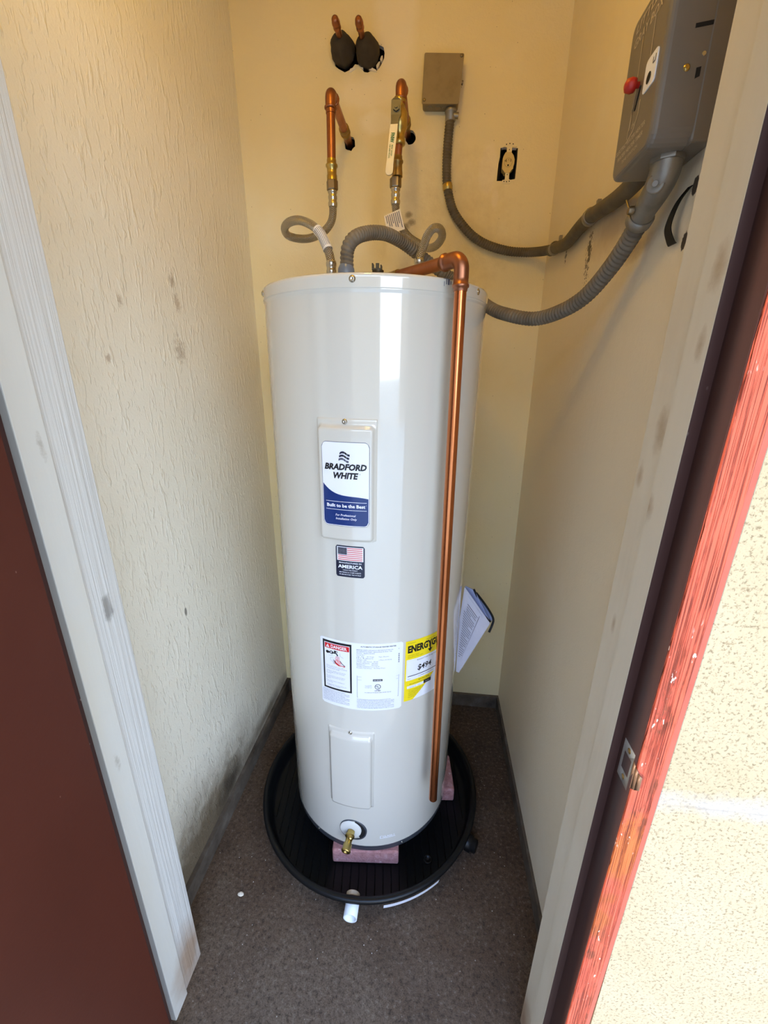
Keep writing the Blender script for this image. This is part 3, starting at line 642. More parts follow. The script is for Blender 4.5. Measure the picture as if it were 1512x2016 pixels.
put_text(mb, 'First Hour Rating', fe, e0+.040, .5975, .0034, .034, align='L', bold=.02, mat=1, lift=.0010, res=1); put_text(mb, '(How much hot water you get in the first hour of use)', fe, e0+.014, .5915, .0028, .068, align='L', bold=.01, mat=1, lift=.0010, res=1)
patch(mb, fe, e0+.007, e0+.0560, .5800, .5880, 10, 2, .0010); patch(mb, fe, e0+.0560, e0+.0800, .5800, .5905, 6, 1, .0010); patch(mb, fe, e0+.0305, e0+.0309, .5800, .5880, 1, 1, .0012)
put_text(mb, 'Very Small', fe, e0+.014, .5825, .0022, .013, align='L', mat=1, lift=.0013, res=1); put_text(mb, 'Low', fe, e0+.042, .5825, .0022, mat=1, lift=.0013, res=1); put_text(mb, 'Medium', fe, e0+.068, .5840, .0026, mat=2, lift=.0013, res=1)
for i, (s, w) in enumerate((('Your cost will depend on your utility', .046), ('rates and use. Cost range based only', .044), ('on standard capacity models', .036), ('Estimated energy cost based on', .034), ('national average electricity cost', .028), ('of 14 cents per kWh', .022), ('ftc.gov/energy', .018))): put_text(mb, s, fe, e0+.012, .5735-i*.0038, .0020, w, align='L', mat=1, lift=.0010, res=1)
obj('energy_label', mb, MM, heater, label='yellow energy cost label with torn corner')

# tiny bottom strip
fq = cyl(18.5); mb = MB(); uq = lambda d_: radians(d_-18.5)*R
patch(mb, fq, uq(13.3), uq(23.6), .0555, .0570, 8, 0, .0004); patch(mb, fq, uq(13.3), uq(13.7), .0555, .0660, 2, 0, .0004); patch(mb, fq, uq(13.3), uq(15), .0650, .0662, 2, 0, .0004)
put_text(mb, 'GLASS-1', fq, 0.002, .0590, .0070, .034, mat=0, lift=.0005, bold=.01)
obj('bottom_sticker', mb, [M_WHITE], heater, label='thin white lettered strip')

# drain valve
ad = radians(-5.2); dd = Vector((sin(ad), -cos(ad), 0)); side = Vector((cos(ad), sin(ad), 0)); pz = Vector((0, 0, .087))
mb = MB(); mb.lathe(dd*(R-.006)+side*.004+pz, dd, [(0, .040), (.0066, .0395), (.0068, .036), (.0060, .0355)], 36, cap=(False, False)); mb.lathe(dd*(R-.006)+side*.004+pz, dd, [(.0064, .037)], 36) if False else None
obj('drain_opening', mb, M_DKGRAY, heater, label='dark opening around the drain')
mb = MB(); V = []; nn_ = 36
fd = cyl(-5.2+.9); mbd = MB(); disc(mbd, fd, 0, .087, 0, .0385, 0, .0005, nn_); obj('drain_recess', mbd, M_DARK, heater)
mb = MB(); mb.lathe(dd*(R-.002)-side*.0035+pz+Vector((0, 0, .001)), dd, [(0, .032), (.004, .0315), (.0055, .029), (.0050, .012)], 36, cap=(False, True)); obj('escutcheon', mb, M_TANK2, heater, label='round white escutcheon')
vd = (dd*.97+Vector((-.04, 0, -.22))).normalized()
mb = MB(); o_ = dd*(R+.002)-side*.001+pz+Vector((0, 0, -.004))
mb.lathe(o_, vd, [(0, .011), (.008, .011), (.010, .0135), (.016, .0135), (.018, .010), (.030, .0098), (.032, .0125), (.046, .0125), (.047, .0135), (.050, .0135), (.052, .0115), (.052, .007), (.044, .006)], 20)
st = o_+vd*.022+Vector((.004, 0, .009)); mb.lathe(st, Vector((.25, -.35, 1)), [(-.012, .006), (.006, .006), (.008, .0045), (.008, 0)], 14)
obj('drain_valve', mb, M_BRASS, heater, label='brass drain valve')

# ground lug and relief valve on the top
mb = MB(); zt = HT-.004
mb.lathe((.018, -.105, zt), (0, 0, 1), [(0, .013), (.006, .013), (.009, .009), (.024, .006), (.032, .012), (.036, .012)], 16); mb.box((.006, -.113, zt+.036), (.026, -.097, zt+.039)); mb.box((.006, -.1135, zt+.039), (.0085, -.097, zt+.048)); mb.box((.0135, -.108, zt+.039), (.020, -.102, zt+.049)); mb.box((.0235, -.113, zt+.039), (.026, -.097, zt+.045))
obj('ground_lug', mb, M_LUG, heater, label='small dark metal lug')

# ================================================================= DISCHARGE PIPE
dp = thing('discharge_pipe', 'long copper discharge pipe running down the front right of the heater', 'pipe', (.205, -.245, .3))
PX, PY = .2045, -.244; rp = .0111; ez = 1.586; er = .019
hd = Vector((-.1, .107, 0)).normalized()
mb = MB(); mb.tube([(PX, PY, .292), (PX, PY, .9), (PX, PY, ez-er-.02)], rp, 20); mb.lathe((PX, PY, .2925), (0, 0, -1), [(0, rp), (.001, rp), (.001, .0095), (-.03, .0095)], 20, cap=(False, False)); obj('vertical_pipe', mb, M_COP2, dp)
mb = MB()
prof = [(.0, .0122), (.006, .0128), (.0062, .0150), (.011, .0152), (.0118, .0134), (.021, .0132)]
mb.lathe((PX, PY, ez-er-.034), (0, 0, 1), prof, 22)
ar = arc_pts((Vector((PX, PY, ez-er-.013))+hd*er), -hd, (0, 0, 1), er, 0, pi/2, 10); ar = [a+Vector((0, 0, .013)) if False else a for a in ar]
ctr = Vector((PX, PY, ez-er))+hd*er; ar = [Vector((PX, PY, ez-er-.014))]+arc_pts(ctr, -hd, (0, 0, 1), er, 0, pi/2, 10)+[ctr+Vector((0, 0, er))+hd*.012]
mb.tube(ar, .0134, 20)
e_ = ctr+Vector((0, 0, er))+hd*.010; mb.lathe(e_+hd*.022, -hd, prof, 22)
obj('elbow', mb, M_COP, dp)
hp = e_+hd*.17
mb = MB(); mb.tube([e_+hd*.005, hp], rp, 20); obj('horizontal_pipe', mb, M_COP, dp)
mb = MB(); mb.lathe(hp, hd, [(-.02, .013), (0, .012), (.004, .0125), (.03, .0125), (.034, .010)], 18); q_ = hp+hd*.016; mb.lathe((q_.x, q_.y, 1.562), (0, 0, 1), [(0, .015), (.012, .016), (.026, .014), (.032, .008)], 18); obj('relief_valve', mb, M_BRASS, dp, label='brass relief valve on the tank top')

# ================================================================= MANUAL
mn = thing('instruction_manual', 'folded instruction manual in a black-edged pouch stuck to the right side of the heater', 'manual', (.30, 0, .6))
def thin(mb, P, t, mat=0):
    P = [Vector(p) for p in P]; nrm = (P[1]-P[0]).cross(P[2]-P[0]).normalized()*t; n = len(P)
    mb.add([p for p in P]+[p+nrm for p in P], [tuple(range(n)), tuple(range(2*n-1, n-1, -1))]+[(i, n+i, n+(i+1) % n, (i+1) % n) for i in range(n)], mat)
F0, F2, F3 = Vector((.2745, .004, .810)), Vector((.352, -.018, .709)), Vector((.2735, .004, .511))
nF = (F2-F0).cross(F3-F0).normalized()
if nF.y > 0: nF = -nF
def onF(x, z, h=0.):     # point of the front sheet plane at x, z
    y = F0.y-(nF.x*(x-F0.x)+nF.z*(z-F0.z))/nF.y; return Vector((x, y, z))+nF*h
mb = MB(); thin(mb, [onF(.2745, .810), onF(.352, .709), onF(.2755, .511), onF(.2665, .513), onF(.2660, .70)], .0008, 0)
obj('outer_sheet', mb, M_PAPER, mn)
mb = MB(); A, B, C, D = (.2745, .800), (.3290, .729), (.2790, .560), (.2690, .560)
def gF(s_, t, h): 
    a = (A[0]+(B[0]-A[0])*s_, A[1]+(B[1]-A[1])*s_); b = (D[0]+(C[0]-D[0])*s_, D[1]+(C[1]-D[1])*s_)
    return onF(a[0]+(b[0]-a[0])*t, a[1]+(b[1]-a[1])*t, h)
mb.add([gF(0, 0, .0024), gF(1, 0, .0024), gF(1, 1, .0024), gF(0, 1, .0024), gF(0, 0, .0014), gF(1, 0, .0014), gF(1, 1, .0014), gF(0, 1, .0014)], [(0, 1, 2, 3), (7, 6, 5, 4), (0, 4, 5, 1), (1, 5, 6, 2), (2, 6, 7, 3), (3, 7, 4, 0)], 0)
for i in range(24):
    t = .10+i*.036; s1 = (.86, .80, .84, .55, .82)[i % 5]; s0_ = .10 if i > 3 else .25
    mb.add([gF(s0_, t, .0028), gF(s1, t, .0028), gF(s1, t+.014, .0028), gF(s0_, t+.014, .0028)], [(0, 1, 2, 3), (3, 2, 1, 0)], 1)
mb.add([gF(.90, .05, .0028), gF(.925, .05, .0028), gF(.925, .97, .0028), gF(.90, .97, .0028)], [(0, 1, 2, 3), (3, 2, 1, 0)], 1)
obj('printed_sheet', mb, [M_PAPER, M_INKL], mn)
mb = MB(); thin(mb, [(.2775, .018, .806), (.304, .010, .798), (.352, -.010, .712), (.332, .0, .66), (.285, .018, .62)], .002, 0); obj('inner_pages', mb, M_PAPERB, mn)
mb = MB(); P = [(.302, .012, .800), (.318, .008, .768), (.337, .0, .731), (.354, -.009, .708)]; mb.tube(spline(P, 5), .0032, 8)
P = [(.312, .030, .779), (.335, .024, .752), (.356, .016, .724), (.365, .010, .706), (.362, .002, .692), (.353, -.008, .672)]; mb.tube(spline(P, 5), .0034, 8)
obj('pouch_edge', mb, M_BLACK, mn, label='black pouch edge')
mb = MB(); thin(mb, [(.311, .0305, .781), (.335, .0245, .754), (.356, .0165, .726), (.364, .0105, .706), (.335, .012, .66), (.29, .03, .64)], .0012, 0)
obj('back_sheet', mb, M_PAPERB, mn)

# ================================================================= DRAIN PAN
pn = thing('drain_pan', 'round black plastic drain pan under the water heater', 'pan', (-.003, -.018, 0)); pc = (-.003, -.018, 0)
mb = MB(); mb.lathe(pc, (0, 0, 1), [(.003, 0), (.003, .325), (.006, .336), (.030, .341), (.048, .345), (.0505, .350), (.046, .353), (.046, .357), (.052, .3605), (.0585, .3605), (.0625, .357), (.0635, .351), (.061, .3455), (.055, .342), (.035, .3365), (.0115, .332), (.0075, .326), (.0075, 0)], 96, cap=(False, False)); obj('shell', mb, M_BLACK, pn)
mb = MB()
for i in range(-13, 14):
    y = .0235*i
    if abs(y) > .315: continue
    h = sqrt(.322**2-y*y); dirs = Vector((cos(radians(96)), sin(radians(96)), 0)); nn2 = Vector((-dirs.y, dirs.x, 0))
    a, b = Vector(pc)+nn2*y-dirs*h, Vector(pc)+nn2*y+dirs*h
    mb.add([a-nn2*.0016+up*.0076, a+nn2*.0016+up*.0076, b+nn2*.0016+up*.0076, b-nn2*.0016+up*.0076, a+up*.0098, b+up*.0098], [(0, 4, 5, 3), (1, 2, 5, 4)])
    if y > -.12 and False: pass
for i in range(-4, 7):      # diamond ribs at the front right
    for sgn in (1, -1):
        c = Vector(pc)+Vector((.07+i*.030, -.285, 0)); dirs = Vector((sgn*.55, .84, 0)).normalized(); nn2 = Vector((-dirs.y, dirs.x, 0)); a, b = c-dirs*.05, c+dirs*.05
        ok = all((Vector((p.x-pc[0], p.y-pc[1], 0))).length < .318 for p in (a, b))
        if ok: mb.add([a-nn2*.0014+up*.0076, a+nn2*.0014+up*.0076, b+nn2*.0014+up*.0076, b-nn2*.0014+up*.0076, a+up*.0094, b+up*.0094], [(0, 4, 5, 3), (1, 2, 5, 4)])
obj('floor_ribs', mb, M_BLACK, pn, kind='stuff')
mb = MB(); mb.lathe((-.002, -.34, .0245), (-.01, -1, -.03), [(.012, .0185), (.055, .0185), (.055, .0155), (.012, .0155)], 28, cap=(False, False)); obj('outlet_pipe', mb, M_PVC, pn, label='short white outlet pipe')
mb = MB(); mb.lathe((-.003, -.354, .032), (0, 1, .1), [(0, .0185), (.010, .0185), (.012, .016), (.012, .012), (.006, .012), (.006, 0)], 24); obj('inner_nut', mb, M_PVCT, pn, label='tan nut inside the rim')
mb = MB(); mb.lathe((.200, -.221, .0075), (0, 0, 1), [(0, .0125), (.004, .0125), (.005, .0115), (.005, .0085), (.003, .0085), (.003, 0)], 12, cap=(False, False)); obj('floor_plug', mb, M_BLACK, pn)
mb = MB(); mb.lathe((.318, -.168, .028), (.88, -.42, 0), [(0, .024), (.016, .024), (.018, .019), (.030, .019), (.032, .014)], 20); obj('side_outlet', mb, M_BLACK, pn, label='black capped side outlet')
mb = MB()
for i in range(18):
    a0_, a1_ = radians(14+i*1.5), radians(14+(i+1)*1.5); q = .3550
    mb.add([(pc[0]+q*sin(a0_), pc[1]-q*cos(a0_), .024), (pc[0]+q*sin(a1_), pc[1]-q*cos(a1_), .024), (pc[0]+(q+.0042)*sin(a1_), pc[1]-(q+.0042)*cos(a1_), .043), (pc[0]+(q+.0042)*sin(a0_), pc[1]-(q+.0042)*cos(a0_), .043)], [(0, 1, 2, 3)], 1 if i == 6 else 0)
obj('rim_sticker', mb, [M_WHITE, M_WHITE], pn, label='white paper strip below the rim')

# ================================================================= PAVERS
def paver(x0, x1, y0, y1, label, rotz=0):
    cx, cy = (x0+x1)/2, (y0+y1)/2; bm = bmesh.new(); bmesh.ops.create_cube(bm, size=1)
    for v in bm.verts: v.co = Vector((v.co.x*(x1-x0), v.co.y*(y1-y0), .0355+v.co.z*.0525))
    bmesh.ops.bevel(bm, geom=list(bm.edges), offset=.005, segments=2, profile=.5, affect='EDGES')
    mb = MB(); mb.bm(bm, 0); o = obj('paver_brick', mb, M_BRICK); o.location = (cx, cy, 0); o.rotation_euler.z = rotz
    o['label'] = label; o['category'] = 'brick'; o['group'] = 'pavers under the water heater'; return o
paver(-.086, .110, -.253, -.155, 'pink concrete paver under the front edge of the heater', .085)
paver(.179, .279, -.035, .10, 'pink concrete paver at the right edge of the heater, half in shadow', .1)

# ================================================================= WATER LINES
def collar_ring(mb, c, ax, r, w=.006, ex=.0032, mat=0): mb.lathe(Vector(c)-Vector(ax).normalized()*w/2, ax, [(0, r), (w*.25, r+ex), (w*.75, r+ex), (w, r)], 20, mat, cap=(False, False))
def hexnut(mb, c, ax, r, h, mat=0): mb.lathe(c, ax, [(0, r*.93), (h*.1, r), (h*.9, r), (h, r*.93)], 6, mat, smooth=False)
def stub(x, z, yel, label):
    o = thing('stub_pipe', label, 'pipe', (x, .3, z)); er = .017
    mb = MB(); mb.tube([(x, YB+.03, z), (x, yel+er, z)], .0111, 18); obj('wall_pipe', mb, M_COP, o)
    mb = MB(); mb.lathe((x, YB-.035, z), (0, -1, 0), [(0, .0125), (.008, .0128), (.010, .0148), (.016, .0148), (.018, .0128), (.026, .0128), (.028, .0146), (.034, .0146), (.036, .0122)], 20); obj('coupling', mb, M_BRASSD, o)
    mb = MB(); c = Vector((x, yel+er, z-er)); mb.tube([Vector((x, yel+er+.014, z))]+arc_pts(c, (0, 0, 1), (0, -1, 0), er, 0, pi/2, 8)+[Vector((x, yel, z-er-.014))], .0131, 18)
    collar_ring(mb, (x, yel, z-er-.016), (0, 0, 1), .0126); collar_ring(mb, (x, yel+er+.016, z), (0, 1, 0), .0126); mb.lathe((x, yel, z-er-.020), (0, 0, -1), [(0, .0126), (.008, .0124)], 18)
    obj('elbow', mb, M_COP, o); return o
LX, LZ, LY = -.1205, 2.060, .20
sl = stub(LX, LZ, LY, 'copper pipe elbow coming out of the back wall at left, dropping to the looped hose')
mb = MB(); mb.tube([(LX, LY, 2.03), (LX-.002, LY, 1.917)], .0111, 18); obj('drop_pipe', mb, M_COP, sl)
mb = MB(); x_ = LX-.002
mb.lathe((x_, LY, 1.921), (0, 0, -1), [(0, .0118), (.004, .0125), (.010, .0125), (.012, .0155), (.016, .0155), (.018, .0125), (.034, .0122), (.035, .0135), (.047, .0135)], 18); obj('adapter', mb, M_BRASS, sl, label='brass adapter')
RX, RZ, RY = .0555, 2.070, .205
sr = stub(RX, RZ, RY, 'copper pipe elbow coming out of the back wall with a lever ball valve below')
mb = MB(); x_ = RX-.003
mb.lathe((x_, RY, 2.040), (0, 0, -1), [(0, .0135), (.004, .0160), (.010, .0160), (.012, .0140), (.020, .0140), (.024, .0165), (.030, .0205), (.058, .0205), (.066, .0165), (.072, .0140), (.084, .0140), (.086, .0155), (.094, .0155), (.096, .0130)], 20)
mb.lathe((x_-.002, RY-.016, 1.999), (0, -1, 0), [(0, .010), (.012, .010), (.014, .007), (.022, .007)], 14)
obj('valve_body', mb, M_BRASS, sr, label='brass valve body')
# lever: steel arm then coated grip
def lever(mb, pts, th, mat=0):
    for (xa, ya, za, wa), (xb, yb, zb2, wb2) in zip(pts[:-1], pts[1:]):
        V = []
        for x, y, z, w in ((xa, ya, za, wa), (xb, yb, zb2, wb2)):
            V += [(x-w/2, y, z), (x+w/2, y, z), (x+w/2, y+th, z), (x-w/2, y+th, z)]
        mb.add(V, [(0, 1, 5, 4), (1, 2, 6, 5), (2, 3, 7, 6), (3, 0, 4, 7), (0, 3, 2, 1), (4, 5, 6, 7)], mat)
mb = MB(); lever(mb, [(.0475, .165, 2.021, .012), (.0475, .163, 2.016, .022), (.0475, .163, 1.988, .024), (.0455, .160, 1.976, .019), (.0440, .157, 1.962, .0175)], .003); mb.lathe((.0485, .163, 2.001), (0, -1, 0), [(0, .0085), (.005, .0085), (.0052, .004), (.008, .004)], 6, smooth=False); obj('lever_arm', mb, M_LEVARM, sr)
mb = MB(); lever(mb, [(.0440, .1555, 1.966, .0185), (.0395, .152, 1.925, .0180), (.0350, .149, 1.885, .0170), (.0340, .1485, 1.876, .0185), (.0335, .148, 1.868, .0180), (.0333, .148, 1.8635, .0130), (.0332, .148, 1.8615, .006)], .0055)
mb2f = lambda u, v, o: (.0390+u*.0+ (v)*.0 + .0, 0, 0)
def fgrip(u, v, o):  # u along grip downwards, v across
    z = 1.958-u; x = .0432-u*.109+v; return (x, .1548-u*.085-o, z)
put_text(mb, 'FNW', fgrip, .010, -.0045, .0085, .020, align='L', bold=.03, mat=1, lift=.0012, rot=0)
put_text(mb, '400 WSP', fgrip, .034, -.0005, .0034, .024, align='L', bold=.01, mat=1, lift=.0012); put_text(mb, '150 600 WOG', fgrip, .034, -.0058, .0034, .028, align='L', bold=.01, mat=1, lift=.0012)
obj('lever_grip', mb, [M_LEVER, M_GREEN], sr, label='cream grip with green lettering')
mb = MB(); mb.tube([(x_-.0015, RY, 1.945), (x_-.004, RY, 1.915)], .0105, 18); obj('drop_pipe', mb, M_COP, sr)
mb = MB(); x2 = x_-.004; mb.lathe((x2, RY, 1.922), (0, 0, -1), [(0, .0125), (.008, .0128), (.010, .0150), (.014, .0150), (.017, .0125), (.030, .0130), (.036, .0138), (.044, .0138)], 18); obj('adapter', mb, M_BRASSD, sr, label='tarnished brass adapter')

def hose(name, label, pts, sleeve, tagpts, nut_top, nut_bot):
    o = thing(name, label, 'hose', pts[-1]); P = resample(spline(pts, 12), .004)
    mb = MB(); mb.tube(P, .0099, 18, uv=True); obj('braid', mb, M_BRAID, o)
    for i, (c, dirv, flip) in enumerate(((Vector(pts[0]), Vector((0, 0, 1)), 0), (Vector(pts[-1]), Vector((0, 0, -1)), 1))):
        mb = MB(); mb.lathe(c-dirv*.006, dirv, [(0, .0112), (.004, .0122), (.010, .0122), (.012, .0108), (.017, .0108), (.019, .0118), (.024, .0118), (.026, .0108), (.031, .0108), (.032, .0124), (.036, .0124), (.038, .0108)], 20); obj('ferrule', mb, M_STEEL, o)
        mb = MB(); hexnut(mb, c+dirv*.031, dirv, .0152, .022 if not i else nut_bot); obj('nut', mb, M_NUT, o)
    return o, P
HL = [(-.1225, .2, 1.822), (-.124, .2, 1.796), (-.133, .2, 1.776), (-.155, .2, 1.758), (-.187, .195, 1.745), (-.217, .185, 1.742), (-.240, .165, 1.745), (-.238, .135, 1.752), (-.215, .1, 1.754), (-.18, .07, 1.749), (-.142, .04, 1.73), (-.115, .02, 1.706), (-.099, .008, 1.679), (-.089, 0, 1.655), (-.086, 0, 1.637)]
h1, P1 = hose('braided_hose', 'braided steel hose looping to the left over the heater top', HL, None, None, .02, .036)
s0 = [p for p in P1 if 1.664 < p.z < 1.7155 and p.y < .1]
mb = MB(); mb.tube(s0, .0115, 18, caps=False); mb.tube(s0, .0104, 18, caps=False)
i0, i1 = s0[0], s0[-1]
for i in range(7):
    seg = s0[1:-1]; a = radians(-60+i*18)
    T_ = (i1-i0).normalized(); nrm = Vector((0, -1, 0)); nrm = (nrm-T_*nrm.dot(T_)).normalized(); bi = T_.cross(nrm)
    mb.tube([p+(nrm*cos(a)+bi*sin(a))*.01155 for p in seg], .0007, 4, 1)
obj('sleeve', mb, [M_WHITE, M_INKG], h1, label='white printed sleeve')
HR = [(.0445, .205, 1.823), (.047, .205, 1.8), (.055, .205, 1.777), (.069, .205, 1.756), (.085, .205, 1.74), (.108, .205, 1.727), (.135, .195, 1.713), (.157, .17, 1.713), (.17, .14, 1.723), (.164, .11, 1.731), (.148, .085, 1.726), (.135, .07, 1.708), (.128, .058, 1.687), (.121, .05, 1.667), (.117, .05, 1.649)]
h2, P2 = hose('braided_hose', 'braided steel hose looping to the right behind the copper discharge pipe', HR, None, None, .02, .048)
mb = MB(); tg = [Vector((.016, .188, 1.787)), Vector((.058, .190, 1.803)), Vector((.072, .190, 1.757)), Vector((.050, .188, 1.751)), Vector((.022, .186, 1.762))]
thin(mb, tg, .0007, 0)
def ftag(s, t): return tg[0].lerp(tg[1], s).lerp(tg[4].lerp(tg[2], s), t)+Vector((0, -.0012, 0))
for i in range(8):
    s = .10+i*.11; e2 = .92 if i % 3 else .7; mb.add([ftag(s, .08), ftag(s+.045, .08), ftag(s+.045, e2), ftag(s, e2)], [(0, 1, 2, 3), (3, 2, 1, 0)], 1)
obj('tag', mb, [M_TAG, M_INKG], h2, label='paper flag tag')

# capped stubs in foam
def capped(x, z, fz, fx, yend, label):
    o = thing('capped_pipe', label, 'pipe', (x, .4, z))
    mb = MB(); mb.tube([(x, YB+.06, z), (x, yend+.004, z)], .0083, 16); obj('pipe', mb, M_COP, o)
    mb = MB(); mb.lathe((x, yend+.034, z), (0, -1, 0), [(0, .0092), (.003, .0106), (.007, .0106), (.009, .0096), (.015, .0096), (.017, .0108), (.021, .0108), (.023, .0094), (.030, .0092), (.034, .0070), (.0355, .004)], 18); obj('cap', mb, M_COP, o)
    bm = bmesh.new(); bmesh.ops.create_uvsphere(bm, u_segments=20, v_segments=12, radius=1); Rg = random.Random(int(x*1000))
    for v in bm.verts:
        n_ = v.co.normalized(); j = 1+.05*sin(7*n_.x+x*90)+.05*sin(9*n_.z+3*n_.y)
        yy = n_.y; rad = .0325*j; prof_ = (1-abs(yy)**5)
        v.co = Vector((fx+n_.x*rad*(1 if abs(yy) < .9 else 1), YB-.018+yy*.048, fz+n_.z*rad))
    mb = MB(); mb.bm(bm, 0, True); obj('foam_sleeve', mb, M_FOAM, o, label='dark foam plug'); return o
capped(-.128, 2.267, 2.262, -.1285, .312, 'left of the two capped copper pipes high on the back wall')
capped(-.066, 2.262, 2.254, -.0575, .312, 'right of the two capped copper pipes high on the back wall')

Rg = random.Random(11)
for (x, z, a, w) in ((-.105, 2.226, .3, .020), (-.045, 2.222, -.4, .026), (-.030, 2.232, .9, .018), (-.020, 2.245, 1.2, .014), (-.078, 2.230, -.9, .014)):
    mb = MB(); ca, sa = cos(a), sin(a); P_ = [(-w/2, -.002), (-w/5, -.0035), (w/2, -.001), (w/3, .0025), (-w/4, .003)]
    mb.prism([(x+u*ca-v*sa, z+u*sa+v*ca) for u, v in P_], -.006, .004, lambda u, v, h: (u, YB-h, v)); obj('plaster_shard', mb, M_PLASTER, bpy.data.objects['wall_back'])
# ================================================================= JUNCTION BOX
jb = thing('junction_box', 'painted metal junction box on the back wall right of the ball valve', 'junction box', (.155, YB, 2.18))
def fjb(u, v, h): return (u, YB-h, v)
quad = [(.0985, 2.118), (.2025, 2.112), (.2115, 2.221), (.1035, 2.229)]
cq = (sum(q[0] for q in quad)/4, sum(q[1] for q in quad)/4)
ins = lambda k, dz=0: [(cq[0]+(a-cq[0])*k, cq[1]+(b-cq[1])*k+dz) for a, b in quad]
def rq(poly, r, n=4):
    out = []; m = len(poly)
    for i in range(m):
        p, a, b = Vector(poly[i]), Vector(poly[i-1]), Vector(poly[(i+1) % m]); p0 = p+(a-p).normalized()*r; p1 = p+(b-p).normalized()*r
        for k in range(n+1):
            t = k/n; out.append(tuple(p0.lerp(p, t).lerp(p.lerp(p1, t), t)))
    return out
mb = MB(); mb.prism(rq(ins(.97), .008), 0, .038, fjb); obj('box_body', mb, M_JB, jb)
mb = MB(); mb.prism(rq(ins(1.0), .005), .038, .0405, fjb); obj('cover_plate', mb, M_JB, jb)
for a, b in ((.2045, 2.2165), (.106, 2.126)):
    mb = MB(); mb.lathe((a, YB-.0405, b), (0, -1, 0), [(0, .0042), (.0015, .004), (.0025, .002)], 12); obj('screw', mb, M_NUT, jb)
for a in (.122, .145, .166):
    mb = MB(); mb.lathe((a, YB-.018, 2.1190-(a-.1)*.05), (0, 0, -1), [(0, .0095), (.0012, .0095), (.0014, .007), (.0008, 0)], 18); obj('knockout', mb, M_JB, jb)
mb = MB(); mb.tube([(.2085, YB-.02, 2.169), (.2125, YB-.02, 2.168)], .005, 10); obj('side_screw', mb, M_NUT, jb)
# flexible conduit from junction box, along the wall
def helix(r, pitch, amp): return lambda s, a: r+amp*(abs(sin(pi*(s/pitch+a/(2*pi))))**.55-.75)
cs_ = thing('flexible_conduit', 'gray flexible conduit sagging from the junction box across the back wall to the right', 'conduit', (.19, .42, 2.1))
yq = YB-.0165
mb = MB(); mb.lathe((.1815, yq, 2.116), (0, 0, -1), [(0, .0135), (.006, .0165), (.012, .0165), (.013, .0145), (.030, .0145), (.032, .0125)], 18); mb.tube([(.187, yq-.004, 2.097), (.204, yq-.004, 2.095)], .0075, 12); obj('connector', mb, M_ZINC, cs_, label='clamp connector')
S = [(.1812, yq, 2.095), (.178, yq, 2.05), (.1765, yq, 2.01), (.177, yq, 1.964), (.182, yq, 1.923), (.198, yq, 1.873), (.223, yq, 1.837), (.264, yq, 1.798), (.312, yq, 1.772), (.372, yq, 1.755), (.425, yq-.006, 1.748), (.462, yq-.035, 1.742), (.4775, yq-.085, 1.733), (.4785, .30, 1.726)]
P = resample(spline(S, 14), .0014); mb = MB(); mb.tube(P, .012, 12, rf=helix(.0125, .0072, .0030)); obj('corrugated_tube', mb, M_COND2, cs_)
mb = MB(); mb.lathe((.181, yq, 1.936), (.10, 0, -1), [(0, .0128), (.002, .0140), (.016, .0140), (.018, .0128)], 18); mb.lathe((.1818, yq, 1.930), (.10, 0, -1), [(0, .0141), (.003, .0146), (.006, .0141)], 18); obj('coupling', mb, M_BRASS, cs_, label='brass coupling')
S = [(.4785, .31, 1.7265), (.479, .257, 1.720), (.479, .19, 1.708), (.479, .138, 1.704), (.479, .047, 1.710), (.479, -.017, 1.709), (.4785, -.062, 1.703), (.477, -.141, 1.693), (.473, -.20, 1.686), (.466, -.262, 1.680), (.462, -.303, 1.680)]
mb = MB(); mb.tube(spline(S, 8), .0142, 18); obj('smooth_tube', mb, M_COND2, cs_, label='smooth gray section on the right wall')
for y, z in ((.268, 1.722), (-.015, 1.709)):
    mb = MB(); mb.lathe((.479, y-.005, z), (0, 1, 0), [(0, .0146), (.001, .0165), (.014, .0165), (.015, .0146)], 18, cap=(False, False)); mb.box((.488, y-.003, z+.008), (XR-.0005, y+.007, z+.030)); obj('strap', mb, M_ZINC, cs_)

# ================================================================= TIMER BOX
tb = thing('timer_box', 'gray metal water heater timer mounted on the right wall', 'timer', (.4956, -.35, 1.665))
CX, Y0, Y1, Z0, Z1 = .419, -.413, -.291, 1.665, 1.850
mb = MB(); mb.box((CX+.048, Y0+.0005, Z0+.0005), (XR, Y1-.0005, Z1-.0005), 0, .003); obj('housing', mb, M_TIMER, tb)
bm = bmesh.new(); bmesh.ops.create_cube(bm, size=1)
for v in bm.verts: v.co = Vector((CX+.0245+v.co.x*.049, (Y0+Y1)/2+v.co.y*(Y1-Y0), (Z0+Z1)/2+v.co.z*(Z1-Z0)))
bmesh.ops.bevel(bm, geom=[e for e in bm.edges if abs(e.verts[0].co.x-e.verts[1].co.x) > .01], offset=.016, segments=5, profile=.5, affect='EDGES')
fr = [e for e in bm.edges if max(v.co.x for v in e.verts) < CX+.001]
bmesh.ops.bevel(bm, geom=fr, offset=.0075, segments=4, profile=.5, affect='EDGES')
mb = MB(); mb.bm(bm, 0, False); obj('cover', mb, M_TIMER, tb)
def ft(u, v, o): return (CX-o, -u, v)     # u runs towards the door, as read from inside
mb = MB()
put_text(mb, 'LITTLE', ft, .342, 1.8290, .0090, .062, bold=.01, shear=.15, mat=0, lift=.0005); put_text(mb, 'GRAY BOX', ft, .350, 1.8130, .0095, .078, bold=.01, shear=.15, mat=0, lift=.0005)
stroke(mb, ft, [(.339, 1.812), (.340, 1.775), (.342, 1.750), (.336, 1.712), (.334, 1.704)], .0016, 0, .0005); stroke(mb, ft, [(.372, 1.812), (.374, 1.768)], .0016, 0, .0005)
